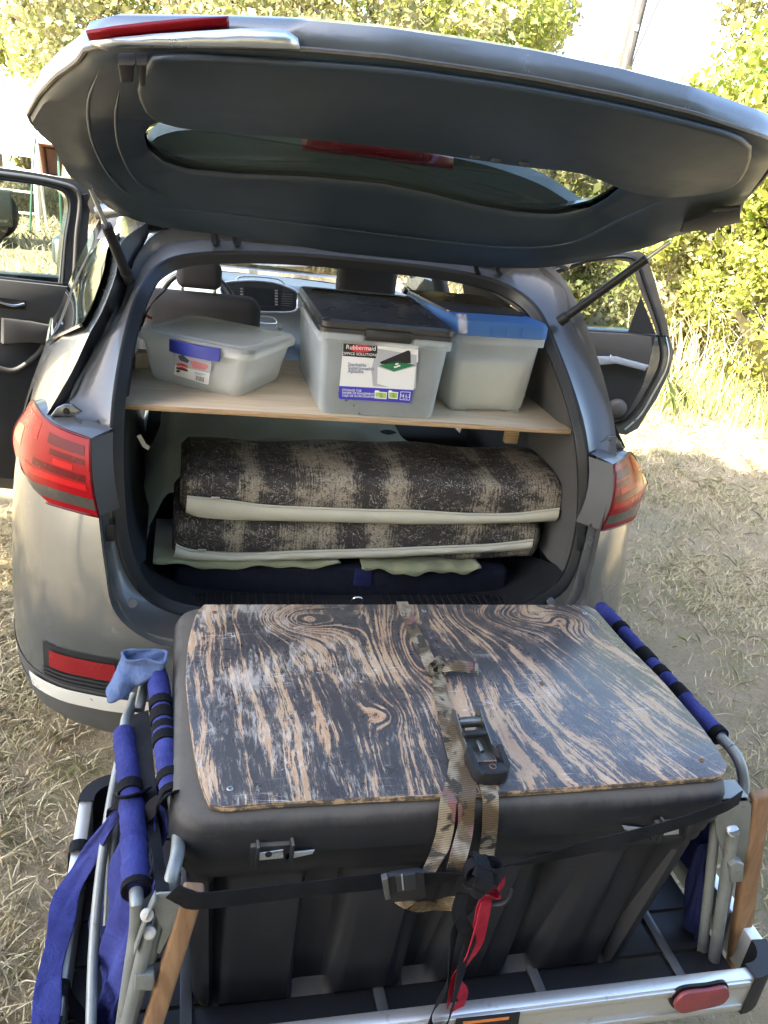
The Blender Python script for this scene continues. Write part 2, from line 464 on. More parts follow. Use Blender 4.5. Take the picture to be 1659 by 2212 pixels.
def board_mat():
    m = Mat('worn_painted_plywood')
    x, y, z = m.xyz(m.co())
    n1 = m.noise(1, 3, 0.5, co=m.co('Object', (3.0, 1.4, 1)))
    n2 = m.noise(1, 4, 0.6, co=m.co('Object', (10, 3.0, 1)))
    lean = m.step(x, -0.05, 0.45) * y * 0.45                     # grain leans on the far half of the sheet
    u = x + lean + (n1 - 0.5) * 0.15 + (n2 - 0.5) * 0.03
    knot = 0.0
    for kx, ky, amp, rx_, ry_ in ((-0.27, 0.27, 0.16, 0.10, 0.07), (-0.135, -0.10, -0.045, 0.035, 0.04), (-0.02, 0.14, 0.11, 0.05, 0.15),
                                (0.25, 0.28, 0.13, 0.11, 0.07), (0.43, 0.27, -0.08, 0.06, 0.05)):
        dx, dy = (x - kx) / rx_, (y - ky) / ry_
        r2 = dx * dx + dy * dy
        u = u + m.math('EXPONENT', r2 * -1.0) * amp
        knot = knot + m.math('EXPONENT', r2 * -0.45)
    knot = m.math('MINIMUM', knot, 1.0)
    # growth bands: wide and narrow together, read along the warped grain
    g1 = m.noise(1, 5, 0.8, co=m.vec(u * 34.0, y * 1.8, 0.0))
    g2 = m.noise(1, 3, 0.7, co=m.vec(u * 95.0, y * 2.2, 3.0))
    rings = m.math('SINE', u * 2 * math.pi * 62.0) * 0.5 + 0.5
    streak = m.noise(1, 5, 0.75, co=m.vec(u * 190.0, y * 9.0, 7.0))
    fine = m.noise(1, 4, 0.8, co=m.co('Object', (520, 60, 1)))
    blot = m.noise(1, 5, 0.65, co=m.co('Object', (6.5, 4.5, 1)))
    flake = m.noise(1, 5, 0.8, co=m.co('Object', (70, 34, 1)))
    wear = g1 * 0.95 + g2 * 0.34 + rings * knot * 0.13 - knot * 0.045 + streak * 0.30 + fine * 0.14 + blot * 0.55 + flake * 0.22
    bare = m.step(wear, 1.285, 1.315)
    half = m.step(wear, 1.19, 1.29)
    woodc = m.mix(m.step(blot, 0.38, 0.62), (0.35, 0.18, 0.09), (0.37, 0.24, 0.135))
    woodc = m.mix(m.step(streak * 0.6 + fine * 0.5, 0.50, 0.66) * 0.8, woodc, (0.45, 0.33, 0.205))
    woodc = m.mix(m.step(fine * 0.6 + g2 * 0.5, 0.60, 0.72) * 0.7, woodc, (0.14, 0.09, 0.065))
    paintc = m.mix(m.noise(14, 5, 0.7), (0.034, 0.031, 0.031), (0.064, 0.058, 0.057))
    paintc = m.mix(half * m.step(fine, 0.45, 0.6) * 0.6, paintc, (0.24, 0.19, 0.15))
    scuff = m.noise(1, 5, 0.8, co=m.co('Object', (85, 16, 1)), dist=0.6) * 0.75 + m.noise(1, 4, 0.6, co=m.co('Object', (6, 5, 1))) * 0.6
    side = m.step(x * -1.0, -0.12, 0.36) * 0.12
    chalk = m.step(scuff + side, 0.79, 0.93)
    sc1 = m.math('ABSOLUTE', m.noise(1, 2, 0.5, co=m.co('Object', (3, 26, 1)), dist=1.5) - 0.5)
    scr = (1.0 - m.step(sc1, 0.0, 0.009)) * m.step(m.noise(7, 3, 0.5), 0.52, 0.6)
    cool = m.mix(m.noise(9, 2), (0.50, 0.46, 0.38), (0.55, 0.47, 0.40))
    c = m.mix(bare * 0.92, paintc, woodc)
    c = m.mix(chalk * 0.5, c, cool)
    c = m.mix(scr * 0.4, c, (0.66, 0.65, 0.62))
    m.set('col', c)
    m.set('rough', m.math('MULTIPLY_ADD', bare, 0.12, 0.30) + chalk * 0.1 + (m.noise(18, 5, 0.7) - 0.5) * 0.3)
    m.set('spec', 0.5)
    m.bump(bare * -0.4 + fine * 0.5 + streak * 0.4, 0.3, 0.001)
    return m.mat
BOARD = board_mat()
def edge_mat():
    m = Mat('raw_plywood_edge', rough=0.7)
    n = m.noise(40, 5, 0.7); l = m.noise(1, 2, 0.5, co=m.co('Object', (8, 8, 420)))
    m.set('col', m.mix(m.step(n + (l - 0.5) * 0.5, 0.42, 0.6), (0.06, 0.05, 0.045), (0.36, 0.25, 0.15)))
    m.bump(n, 0.4, 0.001)
    return m.mat
BOARD_EDGE = edge_mat()
def tub_mat():
    m = Mat('dusty_black_tub_plastic', spec=0.25)
    n = m.noise(5, 6, 0.7); s = m.noise(1, 5, 0.7, co=m.co('Object', (30, 30, 6)), dist=0.8)
    g = m.n('ShaderNodeNewGeometry'); nz = m.xyz(S(m, g.outputs['Normal']))[2]
    dust = m.step(nz + (n - 0.5) * 0.9 + (s - 0.5) * 0.5, 0.25, 1.05)
    c = m.mix(s, (0.010, 0.0105, 0.0125), (0.024, 0.024, 0.0265))
    scr = m.step(m.noise(1, 4, 0.8, co=m.co('Object', (12, 160, 90)), dist=0.5), 0.60, 0.72)
    c = m.mix(scr * 0.5, c, (0.055, 0.054, 0.055))
    m.set('col', m.mix(dust * 0.6, c, (0.13, 0.112, 0.088)))
    m.set('rough', m.math('MULTIPLY_ADD', dust, 0.35, 0.45))
    m.bump(m.noise(300, 4, 0.7) * 0.5 + s * 0.3, 0.35, 0.0012)
    return m.mat
TUB = tub_mat()
def web_mat(name, cols, stripe, thr=(0.42, 0.58), rough=0.85):
    m = Mat(name, rough=rough, spec=0.15)
    a = m.noise(13, 3, 0.6); b = m.noise(22, 3, 0.6, dist=0.5)
    c = m.mix(m.step(a, *thr), cols[0], cols[1])
    if len(cols) > 2: c = m.mix(m.step(b, 0.55, 0.6), c, cols[2])
    if len(cols) > 3: c = m.mix(m.step(m.noise(17, 2, 0.5, dist=0.3), 0.60, 0.64), c, cols[3])
    x, y, z = m.xyz(m.co())
    w = m.math('SINE', (y * 0.8 + z * 0.75 - x * 0.08) * stripe) * 0.5 + 0.5
    c = m.mix(w * 0.45, c, (0.008, 0.0075, 0.007))
    m.set('col', c); m.bump(w, 0.6, 0.001)
    return m.mat
CAMO = web_mat('camouflage_webbing', ((0.12, 0.085, 0.05), (0.30, 0.25, 0.175), (0.06, 0.052, 0.04), (0.22, 0.11, 0.10)), 1500)
BLACK_WEB = web_mat('black_webbing', ((0.006, 0.0065, 0.009), (0.011, 0.0115, 0.015)), 2400)
RED_WEB = web_mat('red_webbing', ((0.34, 0.012, 0.03), (0.45, 0.025, 0.05)), 2400)
def canvas_mat(name, a, b):
    m = Mat(name, rough=0.85, spec=0.2)
    n = m.noise(9, 5, 0.65)
    m.set('col', m.mix(m.step(n, 0.3, 0.75), a, b))
    m.bump(m.noise(900, 2, 0.6) * 0.4 + m.noise(26, 4, 0.6, dist=0.8) * 2.0, 0.7, 0.006)
    return m.mat
BLUE = canvas_mat('blue_canvas', (0.016, 0.020, 0.105), (0.038, 0.046, 0.19))
NAVY_CANVAS = canvas_mat('navy_canvas', (0.010, 0.013, 0.055), (0.020, 0.025, 0.095))
FADED_BLUE = canvas_mat('faded_blue_cloth', (0.065, 0.098, 0.19), (0.115, 0.158, 0.27))
NAVY = canvas_mat('navy_fabric', (0.008, 0.010, 0.018), (0.014, 0.017, 0.03))
BLACK_TAPE = simple('black_hook_tape', (0.008, 0.008, 0.0095), 0.95, spec=0.1, bump=0.8, bs=400, bd=0.002)
def blanket_mat(name, a, b):
    m = Mat(name, rough=0.95, sheen=0.4)
    n = m.noise(6, 5, 0.7)
    m.set('col', m.mix(n, a, b))
    m.bump(m.noise(350, 4, 0.7) + m.noise(18, 3, 0.5) * 2.0, 0.6, 0.004)
    return m.mat
FLEECE = blanket_mat('sage_fleece', (0.17, 0.18, 0.085), (0.27, 0.28, 0.155))
BRIGHTENED_FLEECE = blanket_mat('brightened_sage_fleece', (0.40, 0.44, 0.29), (0.55, 0.58, 0.42))  # fleece colour brightened to stand in for light missing under the shelf
def brocade_mat():
    m = Mat('brocade_upholstery', rough=0.75, spec=0.25)
    x, y, z = m.xyz(m.co())
    lo = m.noise(1, 4, 0.65, co=m.co('Object', (14, 20, 20)))
    t = x + (lo - 0.5) * 0.06
    s1 = m.math('SINE', t * 2 * math.pi * 4.4 + m.math('SINE', t * 17.0) * 1.2)
    threads = m.noise(1, 4, 0.85, co=m.co('Object', (210, 8, 8)))
    weave = m.noise(1, 3, 0.8, co=m.co('Object', (260, 260, 260)))
    blotch = m.noise(1, 5, 0.75, co=m.co('Object', (30, 38, 38)))
    zone = m.noise(1, 4, 0.65, co=m.co('Object', (9, 16, 16)))
    band = m.step(s1 * 0.5 + (zone - 0.5) * 2.2 + (blotch - 0.5) * 0.8, 0.0, 0.16)
    light = m.step(s1 * 0.16 + (zone - 0.5) * 0.7 + threads * 0.75 + blotch * 0.45 + weave * 0.3, 0.74, 0.92)
    curl = m.noise(1, 2, 0.5, co=m.co('Object', (40, 38, 38)), dist=2.4)
    line = 1.0 - m.step(m.math('ABSOLUTE', curl - 0.5), 0.01, 0.035)
    vein = m.noise(1, 2, 0.5, co=m.co('Object', (24, 24, 24)), dist=2.8)
    line2 = 1.0 - m.step(m.math('ABSOLUTE', vein - 0.5), 0.0, 0.016)
    dark = m.mix(blotch * 0.7 + weave * 0.3, (0.007, 0.0065, 0.008), (0.080, 0.067, 0.060))
    dark = m.mix(m.step(zone * 0.5 + blotch * 0.5, 0.55, 0.6) * 0.5, dark, (0.12, 0.085, 0.07))
    c = m.mix(light, dark, m.mix(weave, (0.16, 0.135, 0.10), (0.42, 0.36, 0.275)))
    c = m.mix(line * 0.8, c, (0.016, 0.014, 0.015))
    c = m.mix(line2 * (1.0 - band) * m.step(lo, 0.42, 0.48) * 0.9, c, (0.46, 0.43, 0.37))
    m.set('col', c)
    m.bump(threads + weave, 0.4, 0.0015)
    return m.mat
BROCADE = brocade_mat()
VINYL = simple('beige_vinyl', (0.46, 0.43, 0.34), 0.42, var=0.1, vs=12, bump=0.3, bs=60, bd=0.003)
ZIP = simple('zip_metal', (0.55, 0.54, 0.5), 0.35, metal=0.8)
def clear_plastic(name, col, dens):
    m = Mat(name, rough=0.42, ior=1.3)
    n = m.noise(7, 4, 0.6)
    d = m.n('ShaderNodeBsdfTranslucent'); d.inputs[0].default_value = (*col, 1)
    tr = m.n('ShaderNodeBsdfTransparent'); tr.inputs[0].default_value = (0.93, 0.95, 0.95, 1)
    m.set('col', m.mix(n, tuple(c * 0.9 for c in col), col))
    mx = m.n('ShaderNodeMixShader'); mx.inputs[0].default_value = 0.4
    m.t.links.new(m.b.outputs[0], mx.inputs[1]); m.t.links.new(d.outputs[0], mx.inputs[2])
    m2 = m.n('ShaderNodeMixShader')
    m.t.links.new(m.math('MULTIPLY_ADD', n, 0.1, dens - 0.05).s, m2.inputs[0])
    m.t.links.new(tr.outputs[0], m2.inputs[1]); m.t.links.new(mx.outputs[0], m2.inputs[2])
    m.t.links.new(m2.outputs[0], m.out.inputs[0])
    return m.mat
CLEAR_BOX = clear_plastic('frosted_clear_plastic', (0.95, 0.94, 0.88), 0.33)
CLEAR_LID = clear_plastic('frosted_lid_plastic', (0.95, 0.93, 0.86), 0.33)
TOTE_BOX = clear_plastic('cool_frosted_plastic', (0.88, 0.91, 0.93), 0.28)
BLUE_LID = clear_plastic('translucent_blue_lid', (0.10, 0.25, 0.58), 0.75)
BLACK_LID = simple('glossy_black_lid', (0.02, 0.02, 0.022), 0.3, bump=0.1, bs=300)
BLUE_HANDLE = simple('royal_blue_handle', (0.025, 0.035, 0.25), 0.35)
GREY_CONTENTS = simple('grey_blue_contents', (0.05, 0.075, 0.10), 0.8, var=0.5, vs=6)
PALE_CONTENTS = simple('pale_contents', (0.62, 0.59, 0.50), 0.8, var=0.25, vs=8)
PAPER = simple('white_label_paper', (0.75, 0.75, 0.76), 0.4, var=0.06, vs=12)
PAPER_GREY = simple('grey_label_paper', (0.42, 0.43, 0.47), 0.4, var=0.2, vs=12)
LABEL_BLUE = simple('label_blue', (0.045, 0.04, 0.42), 0.4, var=0.05)
LABEL_BLACK = simple('label_black', (0.015, 0.014, 0.016), 0.4)
LABEL_RED = simple('label_red', (0.55, 0.03, 0.035), 0.4)
LABEL_PINK = simple('label_pink', (0.55, 0.20, 0.22), 0.4, var=0.3, vs=40)
LABEL_GREEN = simple('label_green', (0.02, 0.17, 0.07), 0.4, var=0.3, vs=80)
LABEL_LIME = simple('label_lime', (0.36, 0.52, 0.10), 0.4)
LABEL_GREY = simple('label_grey_ink', (0.22, 0.24, 0.36), 0.5)
WHITE_INK = simple('white_ink', (0.8, 0.8, 0.8), 0.5, var=0.03)
RIVET = simple('dull_plastic_cap', (0.36, 0.35, 0.33), 0.5)
ORANGE = simple('orange_cord', (0.75, 0.10, 0.035), 0.6)
ORANGE_INK = simple('orange_print', (0.52, 0.17, 0.05), 0.5)
WHITE_PAINT = simple('white_paint', (0.78, 0.78, 0.76), 0.5, var=0.05)
WHITE_ROOF = simple('white_metal_roof', (0.80, 0.80, 0.78), 0.4, var=0.05)
GREEN_PAINT = simple('green_paint', (0.035, 0.10, 0.06), 0.5)
RUST = simple('rusty_brown', (0.16, 0.085, 0.05), 0.8, var=0.35)
YELLOW = simple('yellow_paint', (0.62, 0.38, 0.03), 0.5)
MACHINE_GREEN = simple('olive_machine', (0.014, 0.016, 0.013), 0.5, var=0.2)
WEATHERED = ply_mat('weathered_pole_wood', (0.26, 0.22, 0.17), (0.13, 0.11, 0.09), (30, 30, 1.5))
POLE_WOOD = ply_mat('dark_pole_wood', (0.10, 0.085, 0.07), (0.035, 0.03, 0.026), (30, 30, 1.5))
BARK = ply_mat('bark', (0.20, 0.165, 0.13), (0.09, 0.075, 0.06), (25, 25, 5))
PALE_BARK = ply_mat('pale_bark', (0.42, 0.37, 0.29), (0.22, 0.19, 0.15), (20, 20, 5))

def leaf_mat(name, a, b, c, trans=0.45):
    m = Mat(name, rough=0.5)
    i = m.n('ShaderNodeNewGeometry')
    rnd = S(m, i.outputs['Random Per Island'])
    col = m.ramp(rnd, (0.0, a), (0.5, b), (1.0, c))
    m.set('col', col)
    t = m.n('ShaderNodeBsdfTranslucent'); m.lk(col, t.inputs[0])
    mx = m.n('ShaderNodeMixShader'); mx.inputs[0].default_value = trans
    m.t.links.new(m.b.outputs[0], mx.inputs[1]); m.t.links.new(t.outputs[0], mx.inputs[2])
    m.t.links.new(mx.outputs[0], m.out.inputs[0])
    return m.mat
LEAF_GREEN = leaf_mat('green_leaves', (0.09, 0.15, 0.025), (0.16, 0.22, 0.04), (0.26, 0.28, 0.07))
LEAF_YELLOW = leaf_mat('yellow_green_leaves', (0.20, 0.25, 0.035), (0.30, 0.32, 0.06), (0.42, 0.38, 0.11))
LEAF_OLIVE = leaf_mat('olive_leaves', (0.15, 0.17, 0.05), (0.24, 0.23, 0.09), (0.33, 0.27, 0.14))
LEAF_DARK = leaf_mat('dark_leaves', (0.03, 0.055, 0.012), (0.05, 0.085, 0.02), (0.08, 0.11, 0.03), 0.3)
DRY_GRASS = leaf_mat('dry_grass_blades', (0.54, 0.44, 0.27), (0.64, 0.54, 0.36), (0.50, 0.45, 0.24), 0.3)
GREEN_GRASS = leaf_mat('green_grass_blades', (0.20, 0.25, 0.07), (0.30, 0.33, 0.12), (0.42, 0.38, 0.19), 0.35)
LITTER = leaf_mat('dead_leaf_litter', (0.26, 0.18, 0.10), (0.36, 0.27, 0.17), (0.22, 0.15, 0.09), 0.1)
def ground_mat():
    m = Mat('sandy_ground', rough=0.95, spec=0.1)
    big = m.noise(0.55, 5, 0.6); mid = m.noise(4.5, 6, 0.65); fine = m.noise(45, 6, 0.7); grain = m.noise(260, 3, 0.7)
    sand = m.mix(fine * 0.6 + grain * 0.4, (0.40, 0.30, 0.185), (0.66, 0.53, 0.365))
    grass = m.mix(fine, (0.38, 0.30, 0.175), (0.54, 0.44, 0.28))
    green = m.mix(fine, (0.24, 0.235, 0.10), (0.38, 0.36, 0.19))
    c = m.mix(m.step(mid * 0.7 + fine * 0.4, 0.45, 0.60), sand, grass)
    c = m.mix(m.step(big * 0.6 + mid * 0.5, 0.56, 0.68) * 0.5, c, green)
    c = m.mix(m.step(m.noise(70, 5, 0.75), 0.56, 0.68) * 0.6, c, (0.19, 0.14, 0.085))
    c = m.mix(m.step(m.noise(28, 5, 0.75, dist=0.6), 0.55, 0.66) * 0.45, c, (0.24, 0.185, 0.115))
    c = m.mix(m.step(m.noise(55, 4, 0.7), 0.60, 0.68) * 0.6, c, (0.70, 0.60, 0.46))
    m.set('col', c)
    m.bump(fine * 1.0 + grain * 0.5 + mid * 0.8, 1.0, 0.045)
    return m.mat
GROUND = ground_mat()
# ------------------------------------------------------------------ ground
rng = np.random.default_rng(7)
def hnoise(x, y):
    return (0.012 * np.sin(3.1 * x + 1.3 * y) + 0.010 * np.sin(5.7 * y - 2.2 * x + 1) + 0.006 * np.sin(11.3 * x + 7.9 * y)
            + 0.004 * np.sin(19 * x - 17 * y + 2)) - 0.012
def ground_patch():
    xs = np.concatenate([np.linspace(-160, -9, 14), np.linspace(-8, 8, 161), np.linspace(9, 160, 14)])
    ys = np.concatenate([np.linspace(-60, -5, 8), np.linspace(-4, 10, 141), np.linspace(11, 220, 18)])
    gx, gy = np.meshgrid(xs, ys)
    gz = hnoise(gx, gy)
    v = np.stack([gx, gy, gz], -1).reshape(-1, 3)
    nx, ny = len(xs), len(ys)
    f = [(j * nx + i, j * nx + i + 1, (j + 1) * nx + i + 1, (j + 1) * nx + i) for j in range(ny - 1) for i in range(nx - 1)]
    o = mesh('ground', v, f, GROUND, angle=None)
    o['kind'] = 'structure'
ground_patch()

# ------------------------------------------------------------------ leaves, blades
def raw(name, v, f, mat, parent=None, loc=(0, 0, 0), **tags):
    """quads or triangles as arrays"""
    v = np.asarray(v, np.float32); f = np.asarray(f, np.int32)
    org = ORG[parent] if parent is not None else np.asarray(loc, float)
    v = v - org.astype(np.float32)
    me = bpy.data.meshes.new(name)
    n, k = f.shape
    me.vertices.add(len(v)); me.vertices.foreach_set('co', v.ravel())
    me.loops.add(n * k); me.loops.foreach_set('vertex_index', f.ravel())
    me.polygons.add(n); me.polygons.foreach_set('loop_start', np.arange(0, n * k, k, dtype=np.int32))
    me.update(calc_edges=True)
    return link(name, me, mat, parent, org, smooth=False, **tags)
def leaf_quads(P, size, rg, up=0.35, aspect=0.55, jit=0.55):
    n = len(P)
    d = rg.normal(size=(n, 3)); d[:, 2] -= 0.2; d /= np.linalg.norm(d, axis=1)[:, None]
    q = rg.normal(size=(n, 3)); q[:, 2] += up
    w = np.cross(d, q); w /= np.linalg.norm(w, axis=1)[:, None]
    s = size * (1 + jit * rg.normal(size=(n, 1)))
    s = np.clip(s, 0.35 * size, 2.2 * size)
    a = P - d * s * 0.5; b = P + d * s * 0.5
    l = P - d * s * 0.05 + w * s * aspect * 0.5; r = P - d * s * 0.05 - w * s * aspect * 0.5
    v = np.stack([a, l, b, r], 1).reshape(-1, 3)
    return v, np.arange(4 * n).reshape(n, 4)
def crown_points(c, r, n, rg, clumps=40, cl=0.28, hollow=0.35, bottom=-1.0):
    """points in leaf clumps spread through an ellipsoid"""
    d = rg.normal(size=(clumps * 3, 3)); d /= np.linalg.norm(d, axis=1)[:, None]
    d = d[d[:, 2] > bottom][:clumps]
    rad = hollow + (1 - hollow) * rg.random(len(d)) ** 0.6
    cc = d * rad[:, None]
    k = rg.integers(0, len(cc), n)
    sz = cl * (0.6 + 0.8 * rg.random(len(cc)))
    off = rg.normal(size=(n, 3)); off /= np.linalg.norm(off, axis=1)[:, None]
    off *= (rg.random(n) ** 0.45)[:, None] * sz[k][:, None]
    return (cc[k] + off) * np.asarray(r) + np.asarray(c), cc * np.asarray(r) + np.asarray(c)
def plant(name, label, cat, base, h, r, n, size, mat, seed, group=None, clumps=40, cl=0.28, bark=BARK, trunk=0.08, low=0.15, nb=9, hollow=0.35, stems=1, bottom=-1.0):
    rg = np.random.default_rng(seed)
    base = np.asarray(base, float)
    t = thing(name, label, cat, base, group)
    c = base + V(0, 0, h * (0.5 + low / 2)); rad = V(r[0], r[1], h * (0.5 - low / 2))
    P, cc = crown_points(c, rad, n, rg, clumps, cl, hollow, bottom)
    P[:, 2] = np.maximum(P[:, 2], base[2] + 0.03)
    v, f = leaf_quads(P, size, rg)
    raw('crown', v, f, mat, t)
    mb = MB()
    for s in range(stems):
        b0 = base + V(rg.normal() * 0.12 * (stems > 1) * r[0], rg.normal() * 0.12 * (stems > 1) * r[1], -0.05)
        top = c + V(rg.normal() * 0.2 * r[0], rg.normal() * 0.2 * r[1], rad[2] * 0.3)
        mid = (b0 + top) / 2 + V(rg.normal() * 0.1 * r[0], rg.normal() * 0.1 * r[1], 0)
        mb.add(*tube_vf([b0, mid, top], [trunk, trunk * 0.7, trunk * 0.35], 7, sub=4))
        for k in rg.choice(len(cc), min(nb, len(cc)), replace=False):
            s0 = b0 + (top - b0) * rg.uniform(0.3, 0.95)
            e = cc[k]; m_ = (s0 + e) / 2 + V(0, 0, 0.06 * h) + rg.normal(size=3) * 0.04 * h
            mb.add(*tube_vf([s0, m_, e], [trunk * 0.4, trunk * 0.28, trunk * 0.1], 5, sub=3))
    mb.build('trunk', bark, t)
    return t
# the tree whose shade covers the car
shade_c = np.array(SUN) * 8.2 + V(-0.15, -0.4, 0.9)
def shade_tree():
    rg = np.random.default_rng(3)
    base = V(shade_c[0] - 0.6, shade_c[1] - 0.8, 0)
    t = thing('shade_tree', 'broad leafy tree behind the photographer that shades the car', 'tree', base)
    P, cc = crown_points(shade_c, (2.75, 2.35, 1.7), 17000, rg, 120, 0.34, 0.2)
    P2, cc2 = crown_points(shade_c + V(1.35, 2.0, 0.1), (1.5, 1.35, 1.2), 7000, rg, 50, 0.34, 0.2)
    P = np.concatenate([P, P2]); cc = np.concatenate([cc, cc2])
    v, f = leaf_quads(P, 0.17, rg, up=1.0, aspect=0.7)
    raw('crown', v, f, LEAF_DARK, t)
    mb = MB()
    top = shade_c + V(0, 0, 0.4)
    mb.add(*tube_vf([base - V(0, 0, .1), base + V(0.1, 0.1, 2.2), (base + top) / 2 + V(0.1, 0, 1.2), top], [0.24, 0.2, 0.15, 0.07], 10, sub=5))
    for k in rg.choice(len(cc), 26, replace=False):
        s0 = base + V(.1, .1, 2.4) + (top - base - V(0, 0, 2.4)) * rg.uniform(0, 0.8)
        mb.add(*tube_vf([s0, (s0 + cc[k]) / 2 + V(0, 0, 0.4), cc[k]], [0.09, 0.06, 0.02], 6, sub=4))
    mb.build('trunk', BARK, t)
shade_tree()

G0 = 'unseen trees added behind the photographer to block skylight'  # row added out of view to hold skylight off the camera-facing sides
for i, (x, y, h, r) in enumerate([(-3.6, -5.9, 8.5, 2.6), (0.2, -5.6, 9.0, 2.8), (3.9, -5.8, 8.0, 2.7), (7.5, -5.5, 8.5, 2.8)]):
    plant('shade_tree', ('dense dark tree outermost in the row behind the photographer on the driver\'s side', 'dense dark tree added straight behind the photographer to block skylight', 'dense dark tree added behind the photographer toward the passenger side to block skylight', 'dense dark tree outermost in the added skylight-blocking row behind the photographer on the passenger side')[i], 'tree', (x, y, 0), h, (r, 1.8), 12000, 0.17, LEAF_DARK, 50 + i, G0, 90, 0.3, trunk=0.16, low=0.0, nb=14)
# right thicket, near to far
G1 = 'vine-covered bushes along the clearing'
def gp(px, py): return at((px, py), Z=0.0)
plant('leafy_bush', 'tall yellow-green bush at the far edge of the lot beside the open rear door', 'bush', (5.3, 6.6, 0), 3.5, (1.25, 1.2), 24000, 0.08, LEAF_YELLOW, 11, G1, 110, 0.22, trunk=0.03, low=0.02, stems=4, nb=14)
plant('leafy_bush', 'dense bright bush at the outer edge of the thicket on the car\'s passenger side', 'bush', (6.3, 5.2, 0), 3.4, (1.3, 1.3), 24000, 0.08, LEAF_YELLOW, 12, G1, 110, 0.22, trunk=0.03, low=0.02, stems=4, nb=14)
plant('leafy_bush', 'greener bush standing between the two brightest bushes of the thicket', 'bush', (7.0, 7.4, 0), 4.0, (1.6, 1.5), 24000, 0.085, LEAF_GREEN, 13, G1, 110, 0.22, trunk=0.04, low=0.03, stems=4, nb=14)
plant('leafy_bush', 'rounded olive bush seen through the rear door window', 'bush', (4.2, 9.0, 0), 3.0, (1.7, 1.4), 24000, 0.08, LEAF_OLIVE, 14, G1, 110, 0.22, trunk=0.03, low=0.02, stems=4, nb=14)
plant('leafy_bush', 'pale bush at the picture\'s outer edge behind the sandy ground', 'bush', (7.6, 4.6, 0), 3.6, (1.5, 1.5), 24000, 0.08, LEAF_YELLOW, 15, G1, 110, 0.22, trunk=0.03, low=0.02, stems=3, nb=14)
for i, (x, y, h, r, m_, lab_) in enumerate([(5.15, 5.55, 1.7, .75, LEAF_YELLOW, 'knee-to-head-high scrub with fine leaves nearest the open door'), (5.9, 4.75, 1.9, .85, LEAF_OLIVE, 'dry olive scrub at the front of the thicket'), (6.7, 4.15, 1.8, .8, LEAF_YELLOW, 'fine yellowish scrub at the front corner of the thicket'), (4.75, 6.5, 1.5, .7, LEAF_OLIVE, 'small dry scrub tucked behind the open door')]):
    plant('low_scrub', lab_, 'bush', (x, y, 0), h, (r, r), 9000, 0.05, m_, 70 + i, 'low scrub in front of the thicket', 70, 0.26, PALE_BARK, trunk=0.014, low=0.0, stems=5, nb=16, hollow=0.2)
plant('broad_tree', 'taller grey-green tree rising above the thicket beside the utility pole', 'tree', (12.3, 14.5, 0), 8.0, (2.8, 2.6), 26000, 0.11, LEAF_OLIVE, 16, None, 60, 0.22, trunk=0.14, low=0.2, nb=16)
# back row
G2 = 'trees behind the car'
for i, (px, Y, h, r, n, m, lab) in enumerate([
        (60, 21, 9.0, 4.2, 9500, LEAF_YELLOW, 'sunlit yellow-green tree above the white shed roof'),
        (330, 18, 8.2, 3.4, 9000, LEAF_OLIVE, 'brownish tree with pale bare branches just above the tailgate lamp'),
        (560, 22, 9.4, 3.8, 9000, LEAF_YELLOW, 'bright dense tree behind the middle of the open tailgate'),
        (850, 19, 8.4, 3.4, 9000, LEAF_YELLOW, 'yellow-green tree beside the small sky gap above the tailgate'),
        (1040, 23, 8.8, 2.3, 8000, LEAF_OLIVE, 'loose tree whose edge meets the open white sky'),
        (700, 12.5, 4.6, 3.0, 7000, LEAF_OLIVE, 'low olive tree hidden behind the car roof'),
        (1230, 14, 3.3, 2.2, 7500, LEAF_YELLOW, 'low bright tree under the open sky beside the utility pole'),
        (1440, 12, 3.0, 1.9, 7500, LEAF_YELLOW, 'low bright tree behind the thicket at the foot of the pole')]):
    b = at((px, 300 + 0.1376 * (px - 408)), Y=Y)
    plant('leafy_tree', lab, 'tree', (b[0], b[1], 0), h, (r, r * 0.9), n * 3, 0.135 if Y > 15 else 0.10, m, 30 + i, G2, 130, 0.20, PALE_BARK if i in (1, 2) else BARK, 0.13, 0.1, nb=18)
# utility pole and cable
def pole():
    a, b = at((1338, 190), Y=16), at((1388, -10), Y=16)
    d = (b - a) / np.linalg.norm(b - a)
    base = a - d * (a[2] + 0.3) / d[2]; top = b + d * 3.0
    t = thing('utility_pole', 'leaning weathered wooden utility pole against the white sky', 'pole', (base[0], base[1], 0))
    v, f = tube_vf([base, (base + top) / 2, top], [0.15, 0.13, 0.11], 12)
    mesh('post', v, f, POLE_WOOD, t)
    box('pole_tag', (a + b) / 2 + V(0, -0.13, 0.25), (0.08, 0.01, 0.12), SATIN, t)
    c0, c1, c2 = at((1352, 192), Y=15.5), at((1392, 75), Y=15.5), at((1436, -25), Y=15.6)
    g = V(c0[0], c0[1], -0.05)
    tube('guy_cable', [g, c0, c1, c2], 0.016, BLACK_PLASTIC, None, 6, sub=5, loc=g, label='thin dark guy cable running up beside the utility pole', cat='cable')
pole()
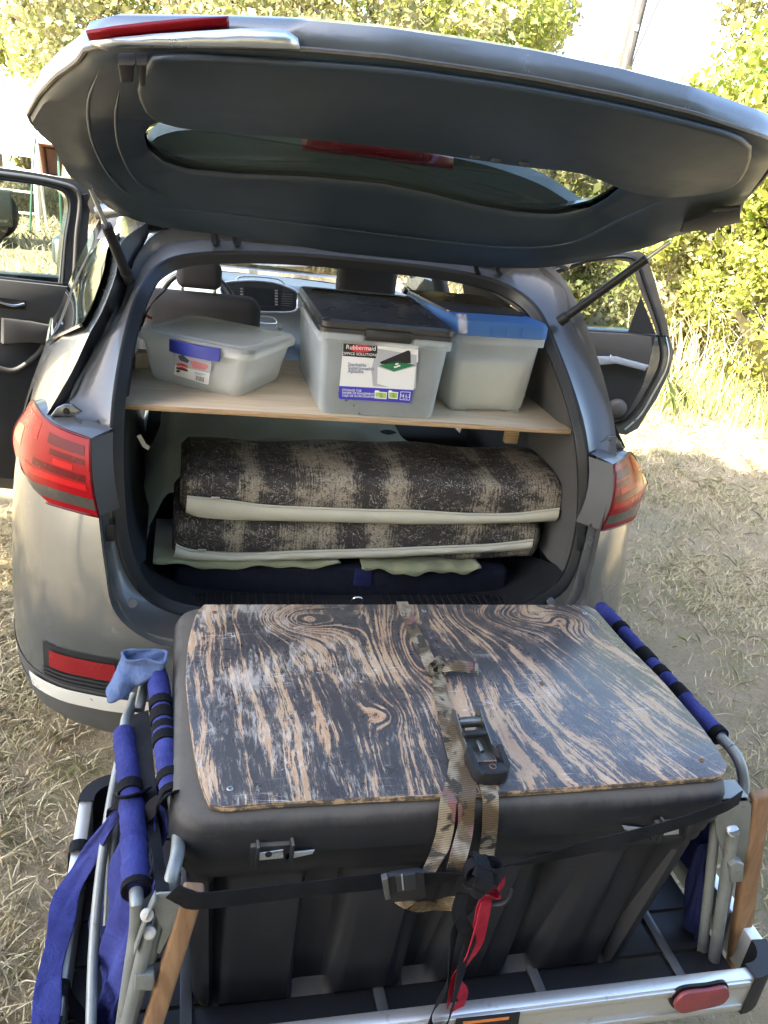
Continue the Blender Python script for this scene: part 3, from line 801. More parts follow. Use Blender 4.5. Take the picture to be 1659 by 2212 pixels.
# open shed with white roof on the left
def shed():
    o = at((60, 318), Y=15)
    t = thing('open_shed', 'open shed with bright white metal roof and posts, far left', 'shed', (o[0], 15, 0))
    zf = at((60, 318), Y=15)[2]
    xl, xr = -13.0, at((137, 318), Y=15)[0]
    zr = zf + 1.35
    v = []; f = []
    n = 40                                    # ribbed roofing sheet
    for i in range(n + 1):
        x = xl + (xr - xl) * i / n; k = 0.03 if i % 2 else 0.0
        v += [V(x, 14.6, zf + k), V(x, 19.5, zr + k)]
    f = [(2 * i, 2 * i + 2, 2 * i + 3, 2 * i + 1) for i in range(n)]
    r = mesh('roof', v, f, WHITE_ROOF, t, smooth=False)
    s = r.modifiers.new('solid', 'SOLIDIFY'); s.thickness = 0.03
    prism('fascia', [V(xl, 14.57, zf - 0.14), V(xr, 14.57, zf - 0.14), V(xr, 14.57, zf + 0.02), V(xl, 14.57, zf + 0.02)], V(0, 0.025, 0), WHITE_PAINT, t)
    prism('gable', [V(xr - 0.03, 14.62, zf - 0.05), V(xr - 0.03, 19.4, zr - 0.05), V(xr - 0.03, 19.4, zf - 0.05)], V(-0.03, 0, 0), WHITE_PAINT, t)
    for x in (xl + 0.2, -9.0, xr - 0.35):
        for y in (14.75, 19.2): box('post', (x, y, (zf if y < 15 else zr - .1) / 2 - 0.03), (0.1, 0.1, (zf if y < 15 else zr - .1) - 0.1), WEATHERED, t)
shed()
def ladder():
    a = at((25, 360), Y=13.6); x, z = a[0], a[2]
    t = thing('step_ladder', 'white step ladder standing under the shed roof', 'ladder', (x, 13.6, 0))
    for s in (-0.42, 0.42):
        tube('rail', [V(x + s, 13.3, 0), V(x + s * 0.72, 13.75, 1.75)], 0.035, WHITE_PAINT, t, 6)
        tube('rear_leg', [V(x + s, 14.2, 0), V(x + s * 0.72, 13.78, 1.72)], 0.025, WHITE_PAINT, t, 6)
    for k in range(5):
        q = 0.25 + k * 0.32; u = q / 1.75
        box('step', (x, 13.3 + 0.45 * u, q), (0.84 * (1 - 0.28 * u), 0.09, 0.03), WHITE_PAINT, t)
    box('top_cap', (x, 13.76, 1.77), (0.66, 0.16, 0.05), WHITE_PAINT, t)
ladder()
def barrow():
    a = at((112, 372), Y=13.0); x, z = a[0], 0
    t = thing('wheelbarrow', 'rusty brown wheelbarrow tipped up with green handles near the shed', 'wheelbarrow', (x, 13, 0))
    top = [V(x - .2, 13, 1.35), V(x + .2, 13, 1.35), V(x + .14, 13.05, .8), V(x - .14, 13.05, .8)]
    q = [p + V(0, .28, 0) + (V(x, 13, 1.1) - p) * V(.35, 0, .3) for p in top]
    loft('tray', [top + [], q], RUST, t, closed=True, thick=0.01)
    mesh('tray_floor', q, [(0, 1, 2, 3)], RUST, t)
    for s in (-.24, .24):
        tube('handle', [V(x + s - .1, 12.9, 0.0), V(x + s * .8 - .1, 13.1, 1.0), V(x + s * .6 - .1, 13.3, 1.7)], 0.02, GREEN_PAINT, t, 6, sub=3)
    th = np.linspace(0, 2 * math.pi, 17)[:-1]
    w = tube('wheel', [V(x + .42 + .2 * math.cos(k), 12.95, 0.62 + .22 * math.sin(k)) for k in th], 0.05, RUBBER, t, 8, closed=True)
    v, f = disc_vf(V(x + .42, 12.93, .62), V(0, -1, 0), .12, .04)
    mesh('hub', v, f, WHITE_PAINT, w)
barrow()
def tractor():
    a = at((45, 455), Y=11.5); x = a[0] - 1.05; y = 11.5
    t = thing('garden_tractor', 'dark garden tractor with big tyre parked in the sun beyond the open door', 'tractor', (x, y, 0))
    box('hood', (x - .25, y, .62), (.95, .55, .42), MACHINE_GREEN, t, bevel=.08, seg=3)
    box('mower_deck', (x + .1, y, .24), (1.0, .9, .16), BLACK_PLASTIC, t, bevel=.05, seg=3)
    s = box('seat', (x + .55, y, .78), (.42, .45, .12), BLACK_PLASTIC, t, bevel=.04, seg=3)
    box('backrest', (x + .76, y, 1.0), (.1, .45, .4), BLACK_PLASTIC, t, bevel=.04, seg=3)
    box('fender', (x + .55, y, .66), (.7, .8, .08), MACHINE_GREEN, t, bevel=.03)
    tube('steering_column', [V(x + .2, y, .7), V(x + .32, y, 1.05)], .03, BLACK_PLASTIC, t, 6)
    box('side_panel', (x + .55, y - .52, .52), (.95, .05, .46), MACHINE_GREEN, t, bevel=.02)
    th = np.linspace(0, 2 * math.pi, 21)[:-1]
    for dx, dy, r in ((.6, -.4, .27), (.6, .4, .27), (-.6, -.38, .19), (-.6, .38, .19)):
        w = tube('wheel', [V(x + dx + r * math.cos(k), y + dy, r + .08 + r * math.sin(k)) for k in th], .09, RUBBER, t, 8, closed=True)
        v, f = disc_vf(V(x + dx, y + dy - .04 * (1 if dy < 0 else -1), r + .08), V(0, -1 if dy < 0 else 1, 0), r * .55, .04)
        mesh('rim', v, f, BLACK_PLASTIC, w)
tractor()

# grass and litter
def blades(name, P, h, rg, mat, label, cat, w=0.006, lean=0.5):
    n = len(P); ang = rg.random(n) * 2 * math.pi
    hh = h * (0.4 + 0.9 * rg.random(n))
    side = np.stack([np.cos(ang), np.sin(ang), 0 * ang], 1) * w
    ln = rg.normal(size=(n, 2)) * lean
    tip = P + np.stack([ln[:, 0] * hh, ln[:, 1] * hh, hh], 1)
    midp = P + np.stack([ln[:, 0] * hh * 0.3, ln[:, 1] * hh * 0.3, hh * 0.6], 1)
    v = np.stack([P - side, P + side, midp + side * 0.7, tip, midp - side * 0.7], 1).reshape(-1, 3)
    f = np.arange(5 * n).reshape(n, 5)
    raw(name, v, f, mat, label=label, cat=cat, kind='stuff')
def tufts(rg, n_t, per, area, rad, dens=None):
    x0, x1, y0, y1 = area
    c = np.stack([rg.uniform(x0, x1, n_t), rg.uniform(y0, y1, n_t)], 1)
    if dens is not None: c = c[dens(c[:, 0], c[:, 1]) > rg.random(len(c))]
    P = np.repeat(c, per, 0) + rg.normal(size=(len(c) * per, 2)) * rad
    return np.concatenate([P, hnoise(P[:, 0], P[:, 1])[:, None]], 1)
rg = np.random.default_rng(21)
def near(x, y):
    d = 0.5 + 0.5 * np.sin(2.7 * x + 1.1 * y) * np.sin(2.3 * y - 0.9 * x + 0.7)
    return np.clip(0.25 + 1.0 * d * d, 0, 1)
P = np.concatenate([tufts(rg, 9000, 11, (0.9, 5.0, -1.2, 5.0), 0.06, lambda x, y: near(x, y) ** 1.5), tufts(rg, 9000, 14, (-2.6, -0.72, -1.2, 2.2), 0.07, near)])
blades('dry_grass', P, 0.036, rg, DRY_GRASS, 'short dry straw-coloured grass tufts on the sand', 'grass', 0.0026, 1.2)
P = np.concatenate([tufts(rg, 2200, 9, (1.0, 5.6, -1.0, 6.0), 0.05, near), tufts(rg, 1300, 9, (-3.0, -0.8, -1.2, 2.6), 0.05, near)])
blades('green_grass', P, 0.034, rg, GREEN_GRASS, 'short green grass sprouts among the dry grass', 'grass', 0.0022, 0.8)
def edge_pts(n, rg):
    A = [gp(1395, 900), gp(1480, 850), gp(1659, 930), V(8.5, 4.6, 0)]
    A = resample(A, 200); i = rg.integers(0, 200, n); p = np.array(A)[i][:, :2] + rg.normal(size=(n, 2)) * V(.35, .35) + np.abs(rg.normal(size=(n, 1))) * V(.35, .35)
    return np.concatenate([p, np.zeros((n, 1))], 1)
blades('tall_grass', edge_pts(4500, rg), 0.27, rg, GREEN_GRASS, 'tall bright grass at the foot of the thicket', 'grass', 0.006, 0.4)
blades('dry_stalks', edge_pts(800, rg) + V(.45, .55, 0), 0.85, rg, DRY_GRASS, 'tall dry straw stalks in front of the thicket', 'dry grass', 0.004, 0.38)
P = tufts(rg, 5200, 6, (-14, 4, 6, 22), 0.08)
blades('far_grass', P, 0.12, rg, DRY_GRASS, 'sunlit dry grass beyond the car\'s open side door', 'grass', 0.012, 0.7)
n = 14000
P = np.stack([rg.uniform(-3.2, 6, n), rg.uniform(-1.4, 6.5, n)], 1)
P = np.concatenate([P, hnoise(P[:, 0], P[:, 1])[:, None] + 0.008], 1)
v, f = leaf_quads(P, 0.022, rg, up=3.0, aspect=0.35)
v[:, 2] = np.repeat(P[:, 2], 4) + (v[:, 2] - np.repeat(P[:, 2], 4)) * 0.3
raw('leaf_litter', v, f, LITTER, label='small dead leaves scattered over the sandy ground', cat='leaves', kind='stuff')
# ------------------------------------------------------------------ car
car = thing('parked_car', 'silver-brown estate car seen from behind with its tailgate raised', 'car', (0.0, 2.3, 0.0))
def mir(P): return [np.asarray(p) * V(-1, 1, 1) for p in P]
# --- tailgate aperture: three rings traced a..z (bottom centre, up the left side, over the top, down the right side)
SO_T = [(830,1352,.14),(560,1348,.14),(415,1335,.14),(330,1306,.145),(278,1250,.155),(250,1170,.17),(238,1060,.19),(236,950,.22),(243,850,.27),(262,740,.36),(290,640,.46),(335,573,.56),(420,545,.60),(600,543,.62),(830,562,.62),(1000,585,.62),(1100,615,.60),(1165,665,.53),(1210,760,.42),(1250,870,.30),(1270,960,.23),(1276,1060,.20),(1268,1160,.18),(1240,1250,.16),(1190,1300,.15),(1080,1345,.14)]
SI_T = [(830,1330,.18),(560,1326,.18),(425,1315,.18),(348,1288,.185),(302,1238,.195),(275,1165,.21),(263,1060,.23),(260,950,.26),(266,850,.31),(283,745,.40),(312,655,.50),(352,597,.60),(430,568,.64),(600,565,.66),(830,585,.66),(990,608,.66),(1085,637,.64),(1143,683,.57),(1187,768,.46),(1226,875,.34),(1244,960,.27),(1250,1060,.24),(1242,1155,.22),(1217,1238,.20),(1172,1280,.19),(1075,1322,.18)]
E_T = [(830,1402,.0),(560,1402,.0),(420,1398,.01),(330,1388,.02),(250,1326,.05),(226,1225,.08),(209,1080,.12),(196,955,.15),(150,868,.30),(200,763,.38),(262,660,.47),(300,545,.58),(380,492,.64),(600,512,.66),(830,538,.66),(1000,556,.66),(1110,572,.65),(1199,583,.60),(1262,690,.48),(1319,873,.33),(1332,985,.22),(1320,1050,.14),(1300,1135,.11),(1279,1231,.08),(1250,1310,.06),(1100,1400,.01)]
SO, SI, E = [catmull(tri(*t), 5, True) for t in (SO_T, SI_T, E_T)]
mid = [e * 0.45 + s * 0.55 + V(0, 0.035, 0) for e, s in zip(E, SO)]
q1 = [e * 0.8 + m_ * 0.2 + V(0, 0.004, 0) for e, m_ in zip(E, mid)]
loft('tailgate_aperture', [E, q1, mid, SO], [JAMB], car, closed=True, angle=60)
seal_mid = [(a + b) / 2 for a, b in zip(SO, SI)]
v = []; f = []; n = len(SO); K = 9
for i in range(n):
    a, b = SO[i], SI[i]; c = (a + b) / 2; u = (b - a) / 2
    T = seal_mid[(i + 1) % n] - seal_mid[i - 1]; w = np.cross(T, u); w /= np.linalg.norm(w)
    if w[1] > 0: w = -w
    for k in range(K):
        t = math.pi * k / (K - 1)
        v.append(c - u * math.cos(t) + w * 0.020 * math.sin(t) * (1 + 0.25 * math.cos(4 * t)))
for i in range(n):
    j = (i + 1) % n
    for k in range(K - 1): f.append((i * K + k, i * K + k + 1, j * K + k + 1, j * K + k))
mesh('weatherstrip', v, f, RUBBER, car, angle=60)
# --- cargo side walls and headliner: from the seal forward
def squeeze(P, y, kx, kz, zc=1.05):
    return [V(p[0] * kx, y if p[1] < y else p[1], zc + (p[2] - zc) * kz) for p in P]
r1 = [p + V(0, 0.05, 0) for p in SI]
ri = [p + V(-0.012 * np.sign(p[0]), 0.08, 0.0) for p in SI]
r2 = squeeze(SI, 0.85, 1.0, 1.02); r3 = squeeze(SI, 1.45, 1.06, 1.04)
r3 = [V(p[0], 1.45, p[2]) for p in r3]; r2 = [V(p[0], max(p[1], .8), p[2]) for p in r2]
sec = lambda R, a, b: [R[k % len(R)] for k in range(a, b)]
# indices: 5 per control point
i_fl, i_top0, i_top1, i_fr = 4 * 5, 11 * 5, 17 * 5, 23 * 5
loft('side_trim', [sec(R, i_fl, i_top0 + 1) for R in (SI, r1, ri, r2, r3)], TRIM_DARK, car, angle=50)
loft('headliner', [sec(R, i_top0, i_top1 + 1) for R in (SI, r1, r2, r3)], HEADLINER, car, angle=50)
loft('side_trim', [sec(R, i_top1, i_fr + 1) for R in (SI, r1, ri, r2, r3)], GREY_PLASTIC, car, angle=50)
fl = [sec(R, i_fr, len(SI) + i_fl + 1) for R in (SI, r1)]
r2f = [V(p[0], .85, .545) for p in fl[1]]; r3f = [V(p[0], 1.45, .56) for p in fl[1]]
loft('cargo_floor', fl + [r2f, r3f], CARPET, car)
# sill plate with ribs and the striker
zs = SI[0][2]

sp = box('sill_plate', (0.03, 0.235, zs + 0.006), (1.06, 0.085, 0.02), BLACK_PLASTIC, car, bevel=0.006)
for i in range(44):
    if abs(i - 21.5) < 4: continue
    box('rib', (-0.47 + i * 0.0232, 0.235, zs + 0.019), (0.006, 0.07, 0.006), BLACK_PLASTIC, sp, bevel=0.0015, seg=1)
s0 = at((772, 1297), Y=.2)
tube('striker', [s0 + V(-.012, .02, -.03), s0 + V(-.012, .0, .006), s0 + V(.012, .0, .006), s0 + V(.012, .02, -.03)], 0.005, CHROME, car, 8, sub=4)
# --- bumper and lower quarters
PL = [(-.945,1.35),(-.945,.9),(-.938,.65),(-.92,.45),(-.885,.30),(-.83,.19),(-.75,.115),(-.66,.075),(-.615,.06),(-.55,.045),(-.40,.02),(-.2,.005),(0,0)]
ZT = [1.08, 1.08, 1.06, .98, .955, .95, .945, .94, .74, .645, .62, .616, .614]
PLs = catmull([V(*p) for p in PL], 4); ZTs = [z for z in np.interp(np.linspace(0, 12, len(PLs)), range(13), ZT)]
PLs = PLs + [p * V(-1.05, 1) - V(0, .02 * min(1, max(0, (abs(p[0]) - .6) / .3))) for p in PLs[-2::-1]]; ZTs = ZTs + ZTs[-2::-1]
def body_pt(p, z):
    d = np.interp(z, [.24, .30, .36, .43, .5, .6, .75, .9, 1.0, 1.08], [.09, .03, .012, 0, 0, .0, .004, .015, .03, .055])
    x, y = p
    k = min(1, max(0, (0.75 - y) / 0.6))
    lean = max(0, z - .6) * .13 * k
    L = math.hypot(x, 1.2 - y) + 1e-9
    return V(x * (1 - d / 0.95), y + d * (1.2 - y) / 1.2 * k + lean, z)
def band(name, z0, z1, n, mat, push=0.0, sel=None, parent=car):
    cur = []
    idx = [i for i in range(len(PLs)) if sel is None or sel(i)]
    for k in range(n + 1):
        row = []
        for i in idx:
            top = z1 if z1 is not None else ZTs[i]
            z = z0 + (top - z0) * k / n
            q = body_pt(PLs[i], z)
            c = V(0, 1.2, z); dd = (q - c); dd[2] = 0; dd /= np.linalg.norm(dd)
            row.append(q + dd * push)
        cur.append(row)
    return loft(name, cur, mat, parent, angle=45)
band('bumper', .443, None, 9, PAINT)
band('bumper_valance', .235, .388, 6, VALANCE, .004)
band('bumper_trim', .392, .440, 4, BRIGHT, .012, lambda i: abs(PLs[i][0]) < .845)
band('bumper_lower', .384, .446, 2, VALANCE, .002)
# left and right reflector recess
for s in (-1, 1):
    def sel(i): return 0.60 < abs(PLs[i][0]) < 0.81 and PLs[i][1] < .26 and PLs[i][0] * s > 0
    band('reflector_recess', .447, .557, 3, BLACK_PLASTIC, .004, sel)
    rf = band('reflector', .492, .543, 3, RED_REFLECT, .010, lambda i: sel(i) and abs(PLs[i][0]) < .79)
    for z in (.454, .466, .478): band('rib', z, z + .006, 1, TRIM_DARK, .009, sel, rf)
# --- tail lamps
LC = [((195,948,.13),(213,1117,.115)),((149,932,.17),(159,1103,.15)),((119,918,.215),(111,1089,.20)),((95,900,.27),(75,1077,.27)),((79,878,.34),(56,1057,.35)),((70,866,.45),(43,1031,.45)),((58,884,.58),(36,985,.58))]
RC = [((1327,1004,.15),(1297,1146,.115)),((1338,998,.175),(1325,1140,.145)),((1348,990,.21),(1348,1132,.185)),((1357,978,.25),(1366,1124,.235)),((1366,981,.30),(1376,1106,.29)),((1376,999,.36),(1382,1085,.355)),((1383,1028,.42),(1384,1052,.42))]
def lamp(side):
    root = None
    N = 16
    top = catmull(tri(*[a for a, b in LC]), 4); bot = catmull(tri(*[b for a, b in LC]), 4)
    if side > 0: top, bot = catmull(tri(*[a for a, b in RC]), 4), catmull(tri(*[b for a, b in RC]), 4)
    ctr = V(side * .55, .62, .95)
    def pt(i, t, push=0.0):
        p = top[i] * (1 - t) + bot[i] * t
        d = p - ctr; d[2] *= 0.2; d /= np.linalg.norm(d)
        return p + d * (0.022 * math.sin(math.pi * t) + push)
    M = len(top)
    def patch(name, t0, t1, i0, i1, mat, push, parent, n=N):
        return loft(name, [[pt(i, t0 + (t1 - t0) * k / n, push) for i in range(i0, i1 + 1)] for k in range(n + 1)], mat, parent, angle=60)
    root = patch('tail_lamp', 0, 1, 0, M - 1, BLACK_PLASTIC, -0.045, car)
    patch('red_lens', 0, .75, 0, M - 1, RED_LENS, 0.0, root)
    patch('clear_lens', .75, .91, 0, M - 9, SMOKE_LENS, 0.0005, root)
    patch('red_lens', .91, 1.0, 0, M - 1, RED_LENS, 0.0, root)
    patch('red_lens', .75, .91, M - 9, M - 1, RED_LENS, 0.0, root)
    for t0, t1, i0, i1, m in ((.10, .22, 1, 9, DARK_RED), (.26, .33, 1, 8, DARK_RED), (.36, .43, 3, 7, RED_INNER), (.57, .65, 1, 15, RED_INNER), (.28, .50, 18, 23, AMBER), (.06, .26, 12, 22, RED_INNER), (.45, .54, 1, 12, DARK_RED)):
        patch('reflector_element', t0, t1, i0, i1, m, 0.0009, root, 4)
    # edge flange round the lens
    ring = [pt(i, 0) for i in range(M)] + [pt(M - 1, k / 6) for k in range(1, 6)] + [pt(i, 1) for i in range(M - 1, -1, -1)] + [pt(0, 1 - k / 6) for k in range(1, 6)]
    tube('lens_edge', ring, .0035, DARK_RED, root, 6, closed=True)
    # tray the lamp sits in, closed to the body behind
    inn = [pt(i, 0) + V(0, .10, 0) for i in range(M)]
    loft('lamp_pocket', [[pt(i, 0, -.004) for i in range(M)], [pt(i, 0) * V(.93, 1, 1) + V(0, .05, .012) for i in range(M)]], JAMB, root)
    loft('lamp_pocket', [[pt(0, t, -.004) for t in np.linspace(0, 1, 6)], [pt(0, t) * V(.93, 1, 1) + V(0, .06, 0) for t in np.linspace(0, 1, 6)]], VALANCE, root)
lamp(-1); lamp(1)
# --- upper quarters: edge by the aperture, shoulder, side
A_T = [(317,481,.62),(262,524,.56),(250,593,.50),(220,673,.44),(192,723,.40),(155,803,.34),(100,898,.28)]
S_T = [(258,456,1.1),(212,537,1.1),(172,618,1.1),(135,713,1.1),(95,763,1.0),(70,820,.85),(45,903,.75)]
B_T = [(306,530,.61),(286,605,.55),(252,680,.47),(216,738,.42),(190,788,.37),(165,845,.32),(128,890,.28)]
A_, S_, B_ = [catmull(tri(*t), 4) for t in (A_T, S_T, B_T)]
def quarter(side):
    m_ = (lambda P: P) if side < 0 else (lambda P: [p * V(1.04, 1, 1) for p in mir(P)])
    a, s, b = m_(A_), m_(S_), m_(B_)
    o = V(side, 0, 0)
    md = [(p * .5 + q * .5) + V(side * .012, -.02, .01) for p, q in zip(a, s)]
    ext = [V(side * (abs(p[0]) + .035), 1.45, p[2]) for p in s]
    loft('quarter_panel', [a, md, s, ext], PAINT, car, angle=60)
    loft('gutter_seal', [b, [(p + q) / 2 + V(-side * .012, .02, 0) for p, q in zip(a, b)], a], RUBBER, car, angle=60)
    # window glass with bright lower moulding
    w = []
    for k in (0.12, 0.4, 0.7, 1.0):
        row = []
        for i in range(2, 15):
            p = a[i] * (1 - k) + s[i] * k if k < 1 else s[i]
            bul = 0.5 - abs(k - 0.5)
            row.append(p + V(side * (.016 + .024 * bul), -.014 - .04 * bul, .004))
        w.append(row)
    w.append([V(side * (abs(p[0]) + .055), 1.42, p[2]) for p in s[2:15]])
    g = loft('quarter_window', w, DARK_GLASS, car, angle=70)
    tube('window_moulding', [r[-1] for r in w], .005, CHROME, g, 6)
    tube('window_moulding', w[3], .004, RUBBER, g, 6)
    # shoulder down to the lower body
    low = [body_pt(PLs[i], ZTs[i] - .01) * V(-side, 1, 1) for i in range(0, 13)]
    up = resample([ext[-1], s[-1], a[-1]], 13)
    loft('quarter_panel', [up, low], PAINT, car, angle=60)
quarter(-1); quarter(1)
# brackets with hole above the lamps
for px, py, s in ((143, 889, -1), (1317, 957, 1)):
    c = at((px, py), Y=.265); k = 0.5486
    sh = [(-34, 10), (-20, -8), (-4, -15), (12, -15), (30, -2), (46, 10)] if s < 0 else [(-34, 12), (-20, -2), (-2, -14), (14, -14), (26, 0), (30, 14)]
    P = [at((px + a, py + b), Y=.262) for a, b in sh]
    br = prism('lamp_bracket', P, V(0, .012, 0), PAINT, car, bevel=.002)
    v, f = disc_vf(at((px, py - 1), Y=.2615), V(0, -1, 0), .0085, .0012, 14)
    mesh('bracket_hole', v, f, BLACK_PLASTIC, br)
# grommets, plugs and pads on the aperture
for px, py, w_, h_ in ((238, 1150, 11, 18), (1254, 1172, 9, 17)):
    P = [at((px + a, py + b), Y=.125) for a, b in rrect(-w_, w_, -h_, h_, 5)]
    prism('jamb_pad', P, V(0, -.006, 0), BLACK_PLASTIC, car, bevel=.002)
for px, py in ((287, 1303), (1190, 1300)):
    v, f = disc_vf(at((px, py), Y=.085), V(0, -.8, .6), .013, .004, 14); mesh('plug', v, f, JAMB, car)

# --- raised tailgate
HY, HZ = [-.6, -.38, 0, .3, .52, .7], [2.02, 1.945, 1.825, 1.73, 1.57, 1.44]
def on_h(p, up=0.0, ymax=.60):
    r = ray(p); lo, hi = 0.2 / r[1], (ymax - CAM[1]) / r[1]
    g = lambda t: CAM[2] + t * r[2] - (np.interp(CAM[1] + t * r[1], HY, HZ) + up)
    if g(hi) < 0: return CAM + r * hi
    for _ in range(50):
        m_ = (lo + hi) / 2
        if g(m_) > 0: hi = m_
        else: lo = m_
    return CAM + r * lo
O_P = [(193,100),(165,140),(120,170),(85,208),(58,255),(82,283),(108,303),(120,318),(132,345),(150,378),(178,402),(200,418),(240,452),(290,474),(340,486),(450,500),(600,520),(720,541),(900,560),(1060,575),(1180,577),(1290,556),(1400,530),(1470,503),(1540,482),(1598,462),(1604,438),(1640,400),(1672,360),(1690,325),(1659,303),(1500,250),(1340,212),(1150,175),(1000,152),(830,128),(650,112),(500,106),(350,104),(250,103)]
W_P = [(310,306),(318,335),(350,362),(400,378),(500,388),(675,396),(829,411),(930,431),(1030,456),(1130,473),(1210,476),(1275,461),(1312,440),(1352,408),(1255,372),(1130,357),(1030,341),(830,313),(650,293),(550,286),(425,275),(367,265),(328,280)]
CEN = (830, 362)
def byangle(P, n=120):
    D = resample([V(*p) for p in P], 900, True)
    a = np.array([math.atan2((p[1] - CEN[1]) / 200, (p[0] - CEN[0]) / 800) for p in D]); D = np.array(D)
    o = np.argsort(a); a, D = a[o], D[o]
    t = np.linspace(-math.pi, math.pi, n + 1)[:-1]
    return [V(np.interp(x, a, D[:, 0], period=2 * math.pi), np.interp(x, a, D[:, 1], period=2 * math.pi)) for x in t]
Oq, Wq = byangle(O_P), byangle(W_P)
NUP = V(0, .38, .925)
Oh = [on_h(p) for p in Oq]; Wh = [on_h(p, .02) for p in Wq]
def ring(t, off): return [a * (1 - t) + b * t + NUP * off for a, b in zip(Oh, Wh)]
gate = loft('tailgate', [ring(0, 0), ring(-.012, .018), [p + V(0, -.012, .0) * (p[1] < 0) for p in ring(.02, .050)], [p + V(0, .02, .0) * (p[1] < 0) for p in ring(.06, .066)], [p + V(0, .05, 0) * (p[1] < 0) for p in ring(.16, .078)], ring(.5, .085), ring(.9, .055), ring(1.0, .035)], PAINT, car, closed=True, angle=50)
loft('inner_trim', [ring(.012, .004), ring(.035, -.010), ring(.10, -.012), ring(.18, -.018), ring(.42, -.016), ring(.70, -.004), ring(.90, .006), ring(.985, .008), ring(1.0, .016)], GATE_TRIM, gate, closed=True, angle=60)
tube('flange', [p + NUP * .004 for p in Oh], .0045, JAMB, gate, 6, closed=True)
gl = [p + NUP * .022 for p in Wh]
mesh('rear_glass', gl + [np.mean(gl, 0)], [(i, (i + 1) % len(gl), len(gl)) for i in range(len(gl))], REAR_GLASS, gate)
# spoiler above the glass, with brake light
SPT = [(312,330),(326,306),(348,292),(400,281),(520,282),(640,290),(800,310),(1000,345),(1100,372),(1180,405),(1252,452),(1285,480)]
SQ = resample(catmull([V(*p) for p in SPT], 4), 48)
wbx, wby = [310,350,400,500,675,829,930,1030,1130,1210,1275,1312], [330,372,388,398,406,421,441,466,483,490,480,470]
up = [on_h(p, .085) for p in SQ]
dn = [on_h((p[0], max(np.interp(p[0], wbx, wby) + 22, p[1] + 12)), .055) for p in SQ]
loft('spoiler', [[p + NUP * .03 for p in up], up, [a * .5 + b_ * .5 for a, b_ in zip(up, dn)], dn, [p + NUP * .03 for p in dn], [p + NUP * .03 for p in up]], SPOILER, gate, angle=40)
bl = [on_h(p, .078) for p in ((652, 291), (760, 301), (870, 317), (980, 340))]
bb = [on_h(p, .078) for p in ((655, 323), (760, 337), (870, 351), (978, 366))]
bk = loft('brake_light', [bl, [(a + b) / 2 - NUP * .008 for a, b in zip(bl, bb)], bb], RED_REFLECT, gate, thick=.012, off=0)
# lamp on the tailgate, seen edge on
t0 = [at(p, Y=-.385) for p in ((193, 90), (250, 80), (320, 71), (400, 65), (496, 61))]; t1 = [at(p, Y=-.39) for p in ((196, 98), (252, 90), (320, 82), (400, 74), (490, 67))]
loft('gate_lamp', [t0, t1], RED_LENS, gate, thick=.02, off=-1)
t2 = [at(p, Y=-.392) for p in ((196, 99), (252, 91), (330, 82), (420, 74), (520, 67), (615, 68), (640, 88))]; t3 = [at(p, Y=-.395) for p in ((232, 110), (262, 102), (340, 103), (420, 104), (520, 105), (610, 109), (645, 111))]
loft('gate_lamp_sheen', [t2, t3], SATIN, gate, thick=.015, off=-1)  # pale satin strip stands for the sky reflected along the lamp
for (a, b) in ((( 255, 112), (292, 152)), ((296, 112), (318, 160))):
    P = [on_h(p, -.03) for p in ((a[0], a[1]), (b[0], a[1]), (b[0] - 4, b[1]), (a[0] + 6, b[1]))]
    prism('stop_buffer', P, NUP * -.02, BLACK_PLASTIC, gate, bevel=.004)
P = [on_h(p, -.022) for p in ((1478, 470), (1540, 448), (1600, 442), (1600, 470), (1552, 482), (1545, 495), (1530, 496), (1520, 488), (1470, 492))]
prism('latch_cover', P, NUP * -.012, BLACK_PLASTIC, gate, bevel=.003)
TP = [(296,185),(312,140),(345,116),(560,122),(830,142),(1000,164),(1150,187),(1340,224),(1500,262),(1610,297),(1625,330),(1600,385),(1545,408),(1440,418),(1352,404),(1255,367),(1130,352),(1030,337),(830,309),(650,290),(550,283),(425,272),(367,262),(318,240)]
tp = resample(catmull([V(*p) for p in TP], 5, True), 110, True)
prism('lower_trim', [on_h((p[0], p[1] - 4), -.004) for p in tp], NUP * -.014, GATE_TRIM, gate, bevel=.008, seg=4, angle=60)
for P in (((258,190),(250,260),(262,330),(300,395),(360,430)), ((215,150),(190,230),(205,320),(255,400),(330,448))):
    tube('frame_rib', [on_h(p, -.018) for p in P], [.0003, .003, .0035, .0035, .0035, .003, .0003], GATE_TRIM, gate, 8, sub=6)
tube('frame_rib', [on_h(p, -.024) for p in ((330,448),(480,462),(700,490),(900,515),(1100,535),(1230,525),(1330,480),(1420,440),(1470,425))], [.0003, .003, .0035, .0035, .0035, .0035, .003, .0003], GATE_TRIM, gate, 8, sub=6)
# pull pocket and clips along the lower trim edge
for p in ((1025, 338), (1070, 345), (1130, 352)):
    box('trim_clip', on_h(p, -.018), (.02, .02, .012), GATE_TRIM, gate, bevel=.004)
# hinges
for px, py in ((487, 512), (1052, 575)):
    h = MB()
    for dx in (-24, 22):
        a, b, c = at((px + dx, py - 22), Y=.56), at((px + dx + 1, py + 4), Y=.60), at((px + dx + 6, py + 14), Y=.64)
        h.add(*ribbon_vf([a, b, c], V(0.3, 1, 0), .02, .012, sub=3))
    h.add(*box_vf(at((px, py - 16), Y=.575), (.085, .03, .02), bevel=.004))
    h.build('hinge', TRIM_DARK, gate)
